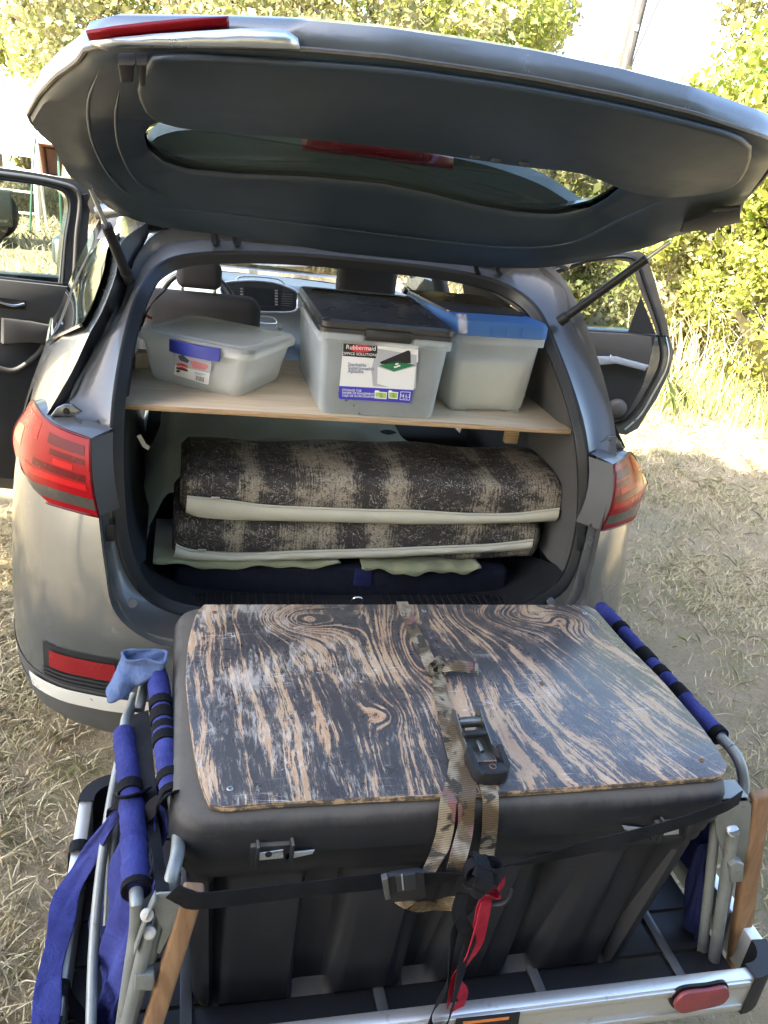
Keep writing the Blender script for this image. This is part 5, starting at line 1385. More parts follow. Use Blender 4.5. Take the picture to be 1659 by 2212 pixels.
# cushions
def cushion(name, label, x0, x1, y0, y1, z0, z1, top, bot, Yf, seed):
    rg = np.random.default_rng(seed)
    t = thing(name, label, 'cushion', ((x0 + x1) / 2, (y0 + y1) / 2, z0))
    cur = []
    NX = 60; ph = rg.random(6) * 6
    for i in range(NX + 1):
        u = i / NX; e = min(u, 1 - u)
        k = min(1.0, (e / .022)) if e < .022 else 1.0
        k = math.sqrt(1 - (1 - k) ** 2) if k < 1 else 1.0
        k = max(k, .05)
        x = x0 + (x1 - x0) * u
        wv = .006 * math.sin(9 * u + ph[0]) + .004 * math.sin(23 * u + ph[1])
        prof = []
        cy, cz = (y0 + y1) / 2, (z0 + z1) / 2
        hy, hz = (y1 - y0) / 2, (z1 - z0) / 2 + wv + .012 * u; cz += .012 * u
        for j in range(36):
            a = 2 * math.pi * j / 36
            ca, sa = math.cos(a), math.sin(a)
            p = 0.42
            yy = hy * np.sign(ca) * abs(ca) ** p; zz = hz * np.sign(sa) * abs(sa) ** p
            if sa > 0: zz += .012 * math.sin(math.pi * (yy + hy) / (2 * hy))
            prof.append(V(x, cy + yy * (0.9 + .1 * k) , cz + zz * (.7 + .3 * k)))
        cur.append(prof)
    v, f = loft_vf(cur, True); m = 36
    f.append(tuple(range(m - 1, -1, -1))); f.append(tuple(NX * m + i for i in range(m)))
    mesh('cover', v, f, BROCADE, t, angle=70)
    T = resample(catmull(tri(*[(a, b, Yf) for a, b in top]), 6), 60); B = resample(catmull(tri(*[(a, b, Yf) for a, b in bot]), 6), 60)
    md = [(p + q) / 2 + V(0, -.010 - .002 * math.sin(.9 * i), 0) for i, (p, q) in enumerate(zip(T, B))]
    loft('vinyl_edge', [[p + V(0, .03, 0) for p in T], [p + V(0, -.002, .001) for p in T], [p * .75 + q * .25 + V(0, -.008, .0) for p, q in zip(T, B)], md, [q * .8 + p * .2 + V(0, -.006, 0) for p, q in zip(T, B)], B, [p + V(0, .03, 0) for p in B]], VINYL, t, angle=60)
    tube('piping', [p + V(0, -.003, .002) for p in T], .0035, VINYL, t, 6)
    zp = T[3]
    box('zip_pull', zp + V(.02, -.006, .006), (.024, .004, .007), ZIP, t, bevel=.001)
    return t
cushion('seat_cushion', 'upper patterned cushion with beige vinyl edge in the boot', -.457, .690, .318, .67, .845, .972,
        [(404,1073),(490,1082),(575,1093),(680,1098),(823,1103),(894,1104),(1019,1111),(1114,1110),(1208,1099)], [(401,1107),(434,1118),(522,1124),(616,1126),(823,1131),(894,1133),(1019,1132),(1129,1129),(1199,1126)], .312, 1)
cushion('seat_cushion', 'lower patterned cushion squashed under the first, thinner beige edge', -.475, .640, .325, .67, .710, .833,
        [(380,1178),(412,1189),(490,1197),(553,1197),(647,1192),(823,1187),(894,1184),(1019,1179),(1082,1175),(1150,1167)], [(375,1205),(396,1209),(459,1212),(553,1212),(679,1208),(823,1205),(894,1201),(1019,1195),(1082,1192),(1145,1187)], .318, 2)
# navy fabric base and blanket between
nb = thing('folded_mattress', 'dark navy fabric base lying on the boot floor below the blanket', 'mattress', (.045, .6, .56))
box('cover', (.045, .60, .632), (1.02, .56, .125), NAVY, nb, bevel=.022, seg=4)
box('strap', (.085, .322, .66), (.055, .012, .06), NAVY_CANVAS, nb, bevel=.003)
rg = np.random.default_rng(5)
bl = thing('fleece_blanket', 'sage green fleece blanket whose edge hangs below the lower cushion', 'blanket', (.04, .5, .70))
for x0, x1, base, amp in ((330, 735, 1218, 9), (782, 1040, 1228, 12)):
    n = 40; cur = [[], [], [], []]
    for i in range(n + 1):
        u = i / n; px = x0 + (x1 - x0) * u
        drop = base + amp * math.sin(math.pi * u) ** .7 + 4 * math.sin(13 * u + x0) + 2.5 * math.sin(31 * u)
        w_ = .006 * math.sin(11 * u) + .004 * math.sin(29 * u + 1)
        a = at((px, drop), Y=.300 + w_)
        cur[0].append(V(a[0], .60, .705)); cur[1].append(V(a[0], .345, .708 + .003 * math.sin(20 * u)))
        cur[2].append(V(a[0], .305 + w_ * .6, (a[2] + .704) / 2 + .006)); cur[3].append(a)
    loft('hanging_edge', cur, FLEECE, bl, thick=.005, off=0, angle=80)
bb = thing('fleece_blanket', 'pale green fleece sheet, brightened in colour for missing light, spread over the folded rear seats under the shelf', 'blanket', (-.15, 1.1, .93))
cur = []
for j in range(41):
    y = .60 + .95 * j / 40; row = []
    for i in range(61):
        x = -.60 + .93 * i / 60
        z = .935 + .02 * math.sin(7 * x + 3 * y) + .010 * math.sin(16 * y + 5 * x) + .008 * math.sin(27 * x - 9 * y) + .03 * (y - .9)
        if x > .1: z -= (x - .1) * .25 * (y - .6)
        if x < -.50: z -= (-.50 - x) * 2.2
        if y < .72: z -= (.72 - y) * 1.0
        row.append(V(x, y, z))
    cur.append(row)
loft('sheet', cur, BRIGHTENED_FLEECE, bb, thick=.004, off=0, angle=80)
pz = at((312, 962), Y=.42)
zb = ribbon('bag_zip', [at((300, 940), Y=.42), pz, at((322, 968), Y=.42)], V(.5, 0, .8), .012, ZIP, None, .004, loc=pz, label='small silver zip pull hanging at the dark side of the boot', cat='zip')

# ------------------------------------------------------------------ carrier behind the bumper
RX0, RX1, RY0, RY1, RZ_ = -.645, .765, -.868, -.215, .40
YAW = 0.0; CO = V(.05, -.52, .28)
unyaw = lambda q: rz(-YAW) @ (q - CO) + CO                  # a seen point into the carrier's own axes
nR = rz(YAW) @ V(0, -1, 0)
def on_rail(p, off): return unyaw(on_plane(p, rz(YAW) @ (V(.05, RY0 - off, .35) - CO) + CO, nR))
carr = thing('cargo_carrier', 'aluminium hitch cargo carrier holding the black trunk behind the bumper', 'cargo carrier', (.05, -.52, .28))
carr.rotation_euler = (0, 0, YAW)
def rail(name, a, b, h, w, mat=ALU):
    d = b - a; B = basis(d, V(0, 0, 1)); return box(name, (a + b) / 2, (np.linalg.norm(d), h, w), mat, carr, rot=B, bevel=.005)
bk_ = rail('rear_rail', V(RX0 + .06, RY0, RZ_ - .05), V(RX1 - .06, RY0, RZ_ - .05), .10, .028)
for z in (-.012, -.078): box('rail_lip', (.05, RY0 - .016, RZ_ + z), (RX1 - RX0 - .13, .006, .016), ALU, bk_, bevel=.002)
rail('front_rail', V(RX0 + .06, RY1, RZ_ - .05), V(RX1 - .06, RY1, RZ_ - .05), .10, .028)
for x in (RX0, RX1): rail('side_rail', V(x, RY0 + .06, RZ_ - .05), V(x, RY1 - .06, RZ_ - .05), .10, .030)
for x, sx_ in ((RX0, -1), (RX1, 1)):
    for y, sy_ in ((RY0, -1), (RY1, 1)):
        arc = [V(x - sx_ * .064 + sx_ * .064 * math.sin(t), y - sy_ * .064 + sy_ * .064 * math.cos(t), RZ_ - .05) for t in np.linspace(-.05, math.pi / 2 + .05, 9)]
        v, f = ribbon_vf(arc, V(0, 0, 1), .108, .034); mesh('corner_cap', v, f, BLACK_PLASTIC, carr)
for k, y in enumerate(np.linspace(RY0 + .07, RY1 - .06, 6)):
    box('deck_slat', (.05, y, RZ_ - .092), (RX1 - RX0 - .05, .098, .018), BLACK_PLASTIC, carr, bevel=.003)
for x in (-.42, -.05, .28, .60):
    box('deck_strip', (x, -.52, RZ_ - .080), (.022, .60, .006), JAMB, carr, bevel=.001)
box('hitch_bar', (.05, .05, .25), (.055, 1.3, .055), BLACK_PLASTIC, carr, bevel=.005)
# oval lamp, maker's plate
la = [on_rail(p, .021) for p in ((1452,2166),(1464,2146),(1484,2136),(1529,2131),(1562,2125),(1571,2136),(1567,2151),(1549,2164),(1504,2174),(1467,2181))]
lp = prism('marker_lamp', catmull(la, 3, True), V(0, -.010, 0), FADED_RED, carr, bevel=.004)
ctr = np.mean(la, 0)
prism('lamp_gasket', [p + (p - ctr) * .07 + V(0, .008, 0) for p in catmull(la, 3, True)], V(0, -.006, 0), BLACK_PLASTIC, lp)
pp = [on_rail(p, .0205) for p in ((985,2200),(1123,2185),(1112,2260),(975,2275))]
mp = prism('name_plate', pp, V(0, -.002, 0), BLACK_PLASTIC, carr)
prism('plate_stripe', [on_rail(p, .0228) for p in ((1000,2207),(1100,2196),(1098,2202),(1000,2213))], V(0, -.0006, 0), ORANGE_INK, mp)

# ------------------------------------------------------------------ black trunk with worn board
tub = thing('storage_chest', 'black plastic storage trunk with a worn plywood board screwed to its lid', 'trunk', (.09, -.43, .31))
def tub_ring(x0, x1, y0, y1, z, r, groove=0.0, n=7):
    P = []
    def line(a, b, m, gr):
        for k in range(m):
            t = k / m; p = a * (1 - t) + b * t
            g = 0.0
            if gr:
                s = math.sin(2 * math.pi * (p[0] * 4.6 + .10))
                g = groove * (1 / (1 + math.exp(-30 * (s - .45))))
            P.append(p + V(0, g * gr, 0))
    def arc(cx, cy, a0):
        for k in range(n):
            t = math.radians(a0 + 90 * k / n); P.append(V(cx + r * math.cos(t), cy + r * math.sin(t), z))
    arc(x1 - r, y1 - r, 0); line(V(x1 - r, y1, z), V(x0 + r, y1, z), 60, -1)
    arc(x0 + r, y1 - r, 90); line(V(x0, y1 - r, z), V(x0, y0 + r, z), 12, 0)
    arc(x0 + r, y0 + r, 180); line(V(x0 + r, y0, z), V(x1 - r, y0, z), 60, 1)
    arc(x1 - r, y0 + r, 270); line(V(x1, y0 + r, z), V(x1, y1 - r, z), 12, 0)
    return P
cur = [tub_ring(-.405, .490, -.752, -.14, .318, .03, .0), tub_ring(-.41, .495, -.760, -.135, .335, .04, .036), tub_ring(-.43, .585, -.748, -.085, .625, .05, .040), tub_ring(-.432, .587, -.748, -.083, .645, .05, .0), tub_ring(-.444, .600, -.752, -.072, .650, .055), tub_ring(-.444, .602, -.752, -.07, .678, .055)]
v, f = loft_vf(cur, True); m = len(cur[0]); f.append(tuple(range(m - 1, -1, -1)))
mesh('trunk_body', v, f, TUB, tub, angle=50)
cur = [tub_ring(-.447, .605, -.754, -.064, .672, .06), tub_ring(-.452, .610, -.758, -.058, .675, .065), tub_ring(-.454, .612, -.760, -.055, .706, .065), tub_ring(-.456, .614, -.762, -.053, .7065, .065), tub_ring(-.462, .620, -.769, -.05, .710, .07), tub_ring(-.462, .620, -.769, -.05, .725, .07), tub_ring(-.461, .619, -.768, -.052, .760, .07), tub_ring(-.455, .614, -.763, -.058, .776, .07), tub_ring(-.442, .604, -.752, -.072, .785, .06), tub_ring(-.40, .58, -.71, -.12, .786, .05)]
v, f = loft_vf(cur, True); f.append(tuple(9 * m + i for i in range(m)))
lidt = mesh('lid', v, f, TUB, tub, angle=40)
BZ = .802
bo = [(441,1305),(432,1311),(419,1336),(406,1388),(401,1461),(409,1547),(421,1633),(436,1697),(450,1733),(460,1742),(475,1743),(587,1733),(759,1724),(965,1715),(1098,1709),(1263,1698),(1429,1686),(1545,1677),(1563,1673),(1571,1665),(1571,1653),(1553,1620),(1511,1562),(1429,1467),(1346,1384),(1300,1331),(1284,1314),(1263,1306),(933,1305)]
bp = [at(p, Z=BZ) for p in bo]
bp = resample(bp, 120, True)
def build_board():
    org = V(.09, -.42, BZ)
    o = prism('plywood_board', [p + V(0, 0, 0) for p in bp], V(0, 0, -.014), [BOARD, BOARD_EDGE], tub, bevel=.0025)
    # object coordinates centred on the sheet
    me = o.data
    d = org - ORG[tub]
    me.transform(Matrix.Translation(-Vector(d))); o.location = tuple(d); ORG[o] = org
    for p in me.polygons:
        if abs(p.normal.z) < .5: p.material_index = 1
    return o
board = build_board()
for p in ((463, 1323), (774, 1477), (497, 1704), (916, 1320), (1263, 1325), (1170, 1477), (1515, 1642)):
    c = at(p, Z=BZ + .0005)
    v, f = disc_vf(c, V(0, 0, 1), .0058, .0016, 14); o = mesh('screw', v, f, STEEL if p[0] in (497, 1263, 916) else RUST, board)
    mb = MB()
    for a in (.4, .4 + math.pi / 2): mb.add(*box_vf(c + V(0, 0, .0018), (.005, .0011, .0008), rz(a)))
    # recess of the screw, dark cross
    mesh('screw_slot', mb.v, mb.f, BLACK_PLASTIC, board, smooth=False)
# hasps
for px, py, w_ in ((585, 1842, 1), (1440, 1790, -1)):
    c = at((px, py), Y=-.766)
    h = box('hasp', c + V(0, -.004, .005), (.075, .016, .045), TUB, tub, bevel=.004)
    box('hasp_wall', c + V(-.025, -.014, .012), (.006, .020, .05), TUB, h, bevel=.002)
    box('hasp_wall', c + V(.033, -.014, .012), (.006, .020, .05), TUB, h, bevel=.002)
    prism('keeper_plate', [at((px + a, py + b), Y=-.780) for a, b in ((-27, 2), (27, -6), (27, 12), (-25, 17))], V(0, .004, 0), SATIN, h, bevel=.001)
    s = 1 if w_ > 0 else -1
    prism('keeper_tongue', [at((px + s * a, py + b), Y=-.778) for a, b in ((32, 2), (95, -5), (90, 3), (32, 16))], V(0, .004, 0), SATIN if s > 0 else STEEL, h, bevel=.001)
    v, f = disc_vf(at((px - 5, py + 3), Y=-.781), V(0, -1, 0), .006, .002, 12); mesh('keeper_hole', v, f, BLACK_PLASTIC, h)
# ------------------------------------------------------------------ straps
def zb(x, y, Z): return at((x, y), Z=Z)
camo = thing('ratchet_strap', 'camouflage ratchet strap pulled over the board with a metal ratchet', 'strap', tuple(zb(1000, 1600, .81)))
s1 = [zb(868, 1300, .806), zb(880, 1330, .805), zb(905, 1385, .8045), zb(925, 1425, .806), zb(938, 1448, .812)]
ribbon('webbing', s1, [V(1, -.25, 0)] * 3 + [V(1, -.3, .2), V(.8, -.2, .5)], .030, CAMO, camo, .0018, sub=5)
ribbon('webbing', [zb(942, 1448, .812), zb(950, 1480, .808), zb(958, 1530, .806), zb(972, 1590, .806), zb(985, 1640, .806)], V(1, -.1, 0), [.024] * 4 + [.030] * 30, CAMO, camo, .0018, sub=5)
# knot and loose tail
th = np.linspace(.2, 2 * math.pi, 20)
kc = zb(948, 1440, .818)
v, f = ribbon_vf([kc + V(.016 * math.cos(t), .004 * math.sin(2 * t), .016 * math.sin(t)) for t in th], V(.25, 1, .1), .026, .002); mesh('knot', v, f, CAMO, camo, angle=60)
v, f = ribbon_vf([kc + V(-.012 + .012 * math.cos(t), -.012 + .006 * math.sin(t), .004 + .012 * math.sin(t)) for t in th], V(.9, .4, .2), .012, .002); mesh('knot', v, f, CAMO, camo, angle=60)
ribbon('loose_end', [zb(955, 1440, .822), zb(978, 1438, .828), zb(1005, 1440, .824), zb(1033, 1446, .815)], [V(.1, 1, .5), V(.0, 1, .6), V(0, 1, .7), V(0, 1, .7)], .026, CAMO, camo, .0018, sub=4)
# over the front edge and down
ribbon('webbing', [zb(985, 1560, .835), zb(992, 1600, .822), zb(985, 1665, .806), at((975, 1712), Z=.806), at((968, 1735), Y=-.774), at((962, 1790), Y=-.779), at((950, 1835), Y=-.787), at((925, 1885), Y=-.832)], [V(1, 0, 0)] * 5 + [V(1, -.2, .1), V(.9, -.3, .3), V(.5, -.5, .5)], .030, CAMO, camo, .0018, sub=5)
ribbon('webbing', [zb(1000, 1580, .815), zb(1012, 1660, .8065), at((1010, 1708), Z=.8075), at((1008, 1732), Y=-.776), at((1005, 1790), Y=-.779), at((990, 1850), Y=-.826), at((980, 1880), Y=-.83)], V(1, 0, 0), .030, CAMO, camo, .0018, sub=5)
ribbon('webbing', [zb(1045, 1655, .806), at((1055, 1705), Z=.806), at((1060, 1728), Y=-.774), at((1058, 1790), Y=-.777), at((1050, 1850), Y=-.782), at((1040, 1890), Y=-.825)], V(1, .03, 0), .030, CAMO, camo, .0018, sub=5)
ribbon('webbing', [at((850, 1935), Y=-.782), at((890, 1955), Y=-.826), at((940, 1958), Y=-.787), at((1000, 1945), Y=-.83), at((1060, 1920), Y=-.832)], V(0, -.3, 1), .028, CAMO, camo, .0018, sub=4)
# ratchet: side plates, spool, pawl bar, handle
ra, rb = zb(1003, 1560, .822), zb(1062, 1668, .822)
rd = rb - ra; L = np.linalg.norm(rd); RB = basis(rd, V(0, 0, 1)); ax, upv, sd = RB[:, 0], RB[:, 1], RB[:, 2]
rp = lambda l, s, u: ra + ax * l * L + sd * s + upv * u
sgn = 1 if sd[0] > 0 else -1
rat = MB()
for s in (-.026, .026):
    pr = [(0.02, -.010), (-.06, .006), (-.04, .030), (.06, .036), (.22, .026), (.55, .010), (.72, .016), (.80, .006), (.55, -.010), (.30, -.014)]
    rat.add(*prism_vf([rp(l, s, u) for l, u in pr], sd * .0022))
rat.build('ratchet_frame', DARK_STEEL, camo, smooth=False)
tube('ratchet_spool', [rp(.14, -.026, .016), rp(.14, .028, .016)], .0105, DARK_STEEL, camo, 14)
for u in np.linspace(0, 2 * math.pi, 9)[:-1]:
    pass
for s in (-.022, .024):
    gear = MB()
    for k in range(10):
        a = 2 * math.pi * k / 10
        gear.add(*box_vf(rp(.14, s, .016) + ax * .014 * math.cos(a) + upv * .014 * math.sin(a), (.007, .005, .0028), RB @ ry(0) @ rz(a)))
    gear.add(*tube_vf([rp(.14, s - .0014, .016), rp(.14, s + .0014, .016)], .0135, 14))
    gear.build('ratchet_gear', DARK_STEEL, camo, smooth=False)
box('pawl_bar', rp(.40, .003, .018), (.014, .010, .050), BLACK_PLASTIC, camo, rot=RB, bevel=.003)
tube('pawl_spring', [rp(.47, 0, .008), rp(.66, 0, .006)], .0042, DARK_STEEL, camo, 8)
box('base_plate', rp(.45, .0, -.006), (.09, .003, .048), DARK_STEEL, camo, rot=RB, bevel=.001)
hd = MB()
hnd = [rp(.66, -.030, .010), rp(.80, -.031, .006), rp(1.0, -.029, .0), rp(1.06, -.018, -.002), rp(1.08, 0, -.002), rp(1.06, .018, -.002), rp(1.0, .029, .0), rp(.80, .031, .006), rp(.66, .030, .010)]
hv, hf = ribbon_vf(catmull(hnd, 4), upv, .026, .010); hd.add(hv, hf)
hd.add(*box_vf(rp(1.0, 0, .004), (.028, .018, .056), RB, .006, 3))
hdl = hd.build('ratchet_handle', BLACK_PLASTIC, camo)
tube('handle_emblem', [rp(1.0, 0, .0135) + .006 * (math.cos(t) * ax + math.sin(t) * sd) for t in np.linspace(0, 2 * math.pi, 13)[:-1]], .0007, RUST, hdl, 5, closed=True)
box('handle_emblem', rp(.90, 0, .0135), (.003, .001, .026), RUST, hdl, rot=RB, bevel=0)

black = thing('lashing_strap', 'black webbing strap with plastic buckle across the front of the trunk', 'strap', tuple(at((1040, 1890), Y=-.83)))
up = V(0, -.05, 1)
ribbon('webbing', [at((372, 1925), Y=-.870), at((400, 1938), Y=-.872), at((440, 1946), Y=-.868), at((600, 1928), Y=-.842), at((740, 1912), Y=-.832), at((850, 1901), Y=-.787)], up, .036, BLACK_WEB, black, .002, sub=5)
ribbon('webbing', [at((915, 1900), Y=-.835), at((960, 1895), Y=-.835), at((1000, 1888), Y=-.838), at((1035, 1885), Y=-.842)], [V(0, -.1, 1), V(0, -.3, 1), V(.2, -.6, .8), V(.3, -.8, .6)], [.034] * 8 + [.028] * 20, BLACK_WEB, black, .002, sub=5)
ribbon('webbing', [at((1060, 1880), Y=-.838), at((1110, 1866), Y=-.835), at((1200, 1848), Y=-.787), at((1330, 1815), Y=-.82), at((1450, 1783), Y=-.81), at((1560, 1745), Y=-.79), at((1600, 1722), Y=-.76)], [V(0, -.9, .5), V(0, -.6, .8), V(0, -.2, 1), V(0, 0, 1), V(0, 0, 1), V(0, 0, 1), V(0, .1, 1)], [.02] * 4 + [.03] * 60, BLACK_WEB, black, .002, sub=5)
bq = lambda P, o: [at(p, Y=-.838 - o) for p in P]
bk = prism('buckle', bq([(832,1886),(842,1880),(900,1872),(912,1875),(918,1926),(910,1932),(850,1938),(838,1932)], .0), V(0, -.012, 0), BLACK_PLASTIC, black, bevel=.003)
prism('buckle_pad', bq([(853,1890),(896,1884),(900,1918),(858,1924)], .0125), V(0, -.004, 0), TRIM_DARK, bk, bevel=.0015)
prism('buckle_tab', bq([(822,1888),(834,1884),(841,1928),(830,1932)], .004), V(0, -.014, 0), GREY_PLASTIC, bk, bevel=.002)
tube('buckle_bar', bq([(868,1889),(871,1922)], .017), .0014, SATIN, bk, 6)
# knot bundle
rg = np.random.default_rng(9)
for k in range(5):
    c0 = at((1045 + 10 * rg.normal(), 1882 + 8 * rg.normal()), Y=-.848 - .004 * k)
    a0 = rg.random() * 6; tt = np.linspace(0, 4.4, 14); R3 = rz(rg.normal() * .5) @ rx(rg.normal() * .6)
    v, f = ribbon_vf([c0 + R3 @ V(.030 * math.cos(t + a0), .007 * math.sin(t * 1.5), .023 * math.sin(t + a0)) for t in tt], R3 @ V(0, 1, .35), .026, .002)
    mesh('knot', v, f, BLACK_WEB, black, angle=60)
# hanging tails
ribbon('hanging_tail', [at((1030, 1915), Y=-.85), at((1010, 1965), Y=-.86), at((985, 2000), Y=-.865), at((975, 2060), Y=-.868), at((965, 2130), Y=-.875), at((940, 2175), Y=-.890), at((928, 2210), Y=-.897), at((940, 2232), Y=-.90), at((962, 2222), Y=-.902), at((982, 2160), Y=-.895), at((1000, 2080), Y=-.878), at((1015, 2030), Y=-.87), at((990, 1975), Y=-.865), at((1000, 1930), Y=-.856)],
       [V(1, .2, .2), V(1, .3, 0), V(.9, .5, 0), V(.6, .8, 0), V(.4, .9, 0), V(.6, .8, 0), V(.5, .8, 0), V(.3, 1, 0), V(.5, .8, 0), V(.6, .8, 0), V(.9, .4, 0), V(1, .2, 0), V(1, .1, 0), V(1, 0, 0)], .025, BLACK_WEB, black, .002, sub=5)
red = thing('red_strap', 'twisted red webbing tail hanging below the strap knot', 'strap', tuple(at((1040, 1945), Y=-.86)))
ribbon('webbing', [at((1085, 1900), Y=-.846), at((1078, 1925), Y=-.852), at((1050, 1945), Y=-.858), at((1040, 1985), Y=-.862), at((1030, 2030), Y=-.865), at((1018, 2070), Y=-.866), at((985, 2120), Y=-.868), at((1000, 2150), Y=-.869), at((985, 2180), Y=-.87), at((965, 2195), Y=-.87)],
       [V(.6, .8, 0), V(.7, .6, .3), V(1, .2, 0), V(1, .2, 0), V(1, .1, 0), V(.8, .6, 0), V(.5, .9, 0), V(.8, .6, 0), V(1, .2, 0), V(.6, .8, 0)], .030, RED_WEB, red, .002, sub=6)
ribbon('webbing', [at((1048, 1945), Y=-.862), at((1030, 2000), Y=-.866), at((1010, 2060), Y=-.87), at((985, 2110), Y=-.872), at((970, 2170), Y=-.872)], [V(1, .5, 0), V(.7, .8, 0), V(.6, .8, 0), V(1, .3, 0), V(.6, .8, 0)], .022, RED_WEB, red, .002, sub=6)
hk = [at((1058, 1952), Y=-.85), at((1085, 1950), Y=-.862), at((1100, 1938), Y=-.866), at((1104, 1922), Y=-.866)]
tube('end_hook', hk, [.006, .007, .006, .004], TRIM_DARK, black, 8, sub=5, flat=.6)

# ------------------------------------------------------------------ folded camp chairs
def sleeve(name, P, r, mat, parent, seed, n=14, wr=.0011):
    """padded fabric sleeve with wrinkles"""
    rg = np.random.default_rng(seed); Q = catmull(P, 14); rr = [r + wr * math.sin(1.7 * i + 3 * math.sin(.33 * i)) + .0006 * rg.normal() for i in range(len(Q))]
    rr[0] *= .9; rr[-1] *= .9
    return tube(name, Q, rr, mat, parent, n)
def wrap(P, r, mat, parent, w=.022, name='hook_strap'):
    v, f = tube_vf(P, r, 14); return mesh(name, v, f, mat, parent)
# left
L_ = thing('folded_chair', 'folded blue camp chair beside the trunk on the driver\'s side, blue flap hanging', 'chair', tuple(zb(300, 1800, .40)), 'folded blue camp chairs')
ta = [zb(330, 1444, .742), zb(341, 1470, .748), zb(352, 1560, .750), zb(362, 1640, .750), zb(375, 1725, .750)]
sleeve('padded_sleeve', ta, .0225, BLUE, L_, 1)
tube('frame_tube', [zb(300, 1535, .690), zb(314, 1470, .720), zb(326, 1442, .740), zb(338, 1436, .752), zb(343, 1452, .753), zb(352, 1560, .750), zb(375, 1725, .750), zb(384, 1762, .745), zb(386, 1800, .725), at((382, 1850), Y=-.782), at((366, 1910), Y=-.825), at((340, 2010), Y=-.835), at((275, 2225), Y=-.84)], .0115, TUBE, L_, 12, sub=6)
def seg_on(P, a, b, n=8):
    Q = resample(catmull(P, 14), 100); return [Q[int(99 * (a + (b - a) * k / n))] for k in range(n + 1)]
for a, b in ((.965, 1.0), (.0, .03)): wrap(seg_on(ta, a, b, 3), .0245, BLACK_TAPE, L_, name='sleeve_hem')
for a, b in ((.33, .39), (.42, .50), (.53, .58), (.60, .66)): wrap(seg_on(ta, a, b, 4), .0245, BLACK_TAPE, L_)
wrap(seg_on(ta, .86, .915, 4), .0252, BLACK_TAPE, L_)
tb = [zb(268, 1582, .700), zb(275, 1640, .700), zb(283, 1720, .700), zb(290, 1820, .700), zb(294, 1925, .700)]
sleeve('padded_sleeve', tb, .0225, BLUE, L_, 2)
wrap(seg_on(tb, .975, 1.0, 3), .0242, BLACK_TAPE, L_, name='sleeve_hem'); wrap(seg_on(tb, .0, .02, 3), .0236, BLACK_TAPE, L_, name='sleeve_hem')
wrap(seg_on(tb, .40, .455, 4), .0248, BLACK_TAPE, L_)
tube('frame_tube', [zb(290, 1508, .680), zb(283, 1530, .690), zb(270, 1575, .698), zb(283, 1720, .700), zb(294, 1925, .700), zb(296, 1960, .69), at((293, 2010), Y=-.83), at((283, 2080), Y=-.84), at((262, 2225), Y=-.845)], .0112, TUBE, L_, 12, sub=6)
tube('back_leg', [zb(290, 1500, .680), zb(262, 1620, .63), zb(238, 1740, .58), zb(215, 1900, .51), zb(202, 2050, .45), zb(196, 2225, .40)], .0095, TUBE, L_, 10, sub=5)
tube('back_leg', [zb(262, 1700, .60), zb(242, 1850, .52), zb(232, 2000, .45)], .009, TUBE, L_, 10, sub=4)
# canvas panels hanging between the tubes
def cloth(name, rows, mat, parent, thick=.0025, wav=.006, seed=0):
    cur = []
    for j, r in enumerate(rows):
        Q = resample(catmull(r, 6), 24)
        cur.append(Q)
    m = []
    k = 5
    for i in range(len(cur[0])):
        col = catmull([c[i] for c in cur], k); m.append(col)
    out = [[m[i][j] + V(wav * math.sin(.9 * j + .35 * i + seed), wav * .5 * math.sin(.6 * i + .5 * j), 0) for i in range(len(m))] for j in range(len(m[0]))]
    return loft(name, out, mat, parent, thick=thick, off=0, angle=80)
cloth('seat_canvas', [[at((262, 1790), Y=-.60), at((300, 1800), Y=-.66)], [at((238, 1900), Y=-.66), at((298, 1915), Y=-.74)], [at((224, 2030), Y=-.71), at((286, 2040), Y=-.775)], [at((214, 2140), Y=-.74), at((262, 2150), Y=-.79)], [at((208, 2250), Y=-.76), at((240, 2250), Y=-.782)]], BLUE, L_, seed=1)
cloth('back_canvas', [[zb(300, 1560, .705), zb(320, 1700, .705), zb(335, 1850, .705)], [zb(318, 1640, .67), zb(330, 1780, .66), zb(340, 1880, .66)], [zb(322, 1720, .60), zb(332, 1860, .58), zb(335, 1960, .58)]], BLUE, L_, seed=2)
cloth('back_canvas', [[zb(345, 1600, .735), zb(355, 1680, .735), zb(365, 1740, .735)], [zb(335, 1660, .70), zb(345, 1760, .69), zb(352, 1820, .685)], [zb(330, 1740, .62), zb(338, 1840, .60), zb(345, 1900, .60)]], NAVY_CANVAS, L_, seed=3)
cloth('hanging_flap', [[zb(266, 1700, .69), zb(278, 1706, .69)], [zb(226, 1775, .60), zb(246, 1788, .60)], [zb(165, 1855, .475), zb(196, 1880, .475)], [zb(113, 1950, .432), zb(166, 1965, .430)], [zb(88, 2080, .418), zb(140, 2085, .418)], [zb(60, 2240, .408), zb(122, 2240, .410)]], BLUE, L_, thick=.004, wav=.003, seed=4)
cloth('side_pocket', [[zb(222, 1860, .50), zb(250, 1800, .54)], [zb(205, 1960, .46), zb(238, 1940, .48)], [zb(188, 2035, .43), zb(222, 2030, .44)]], NAVY_CANVAS, L_, seed=5)
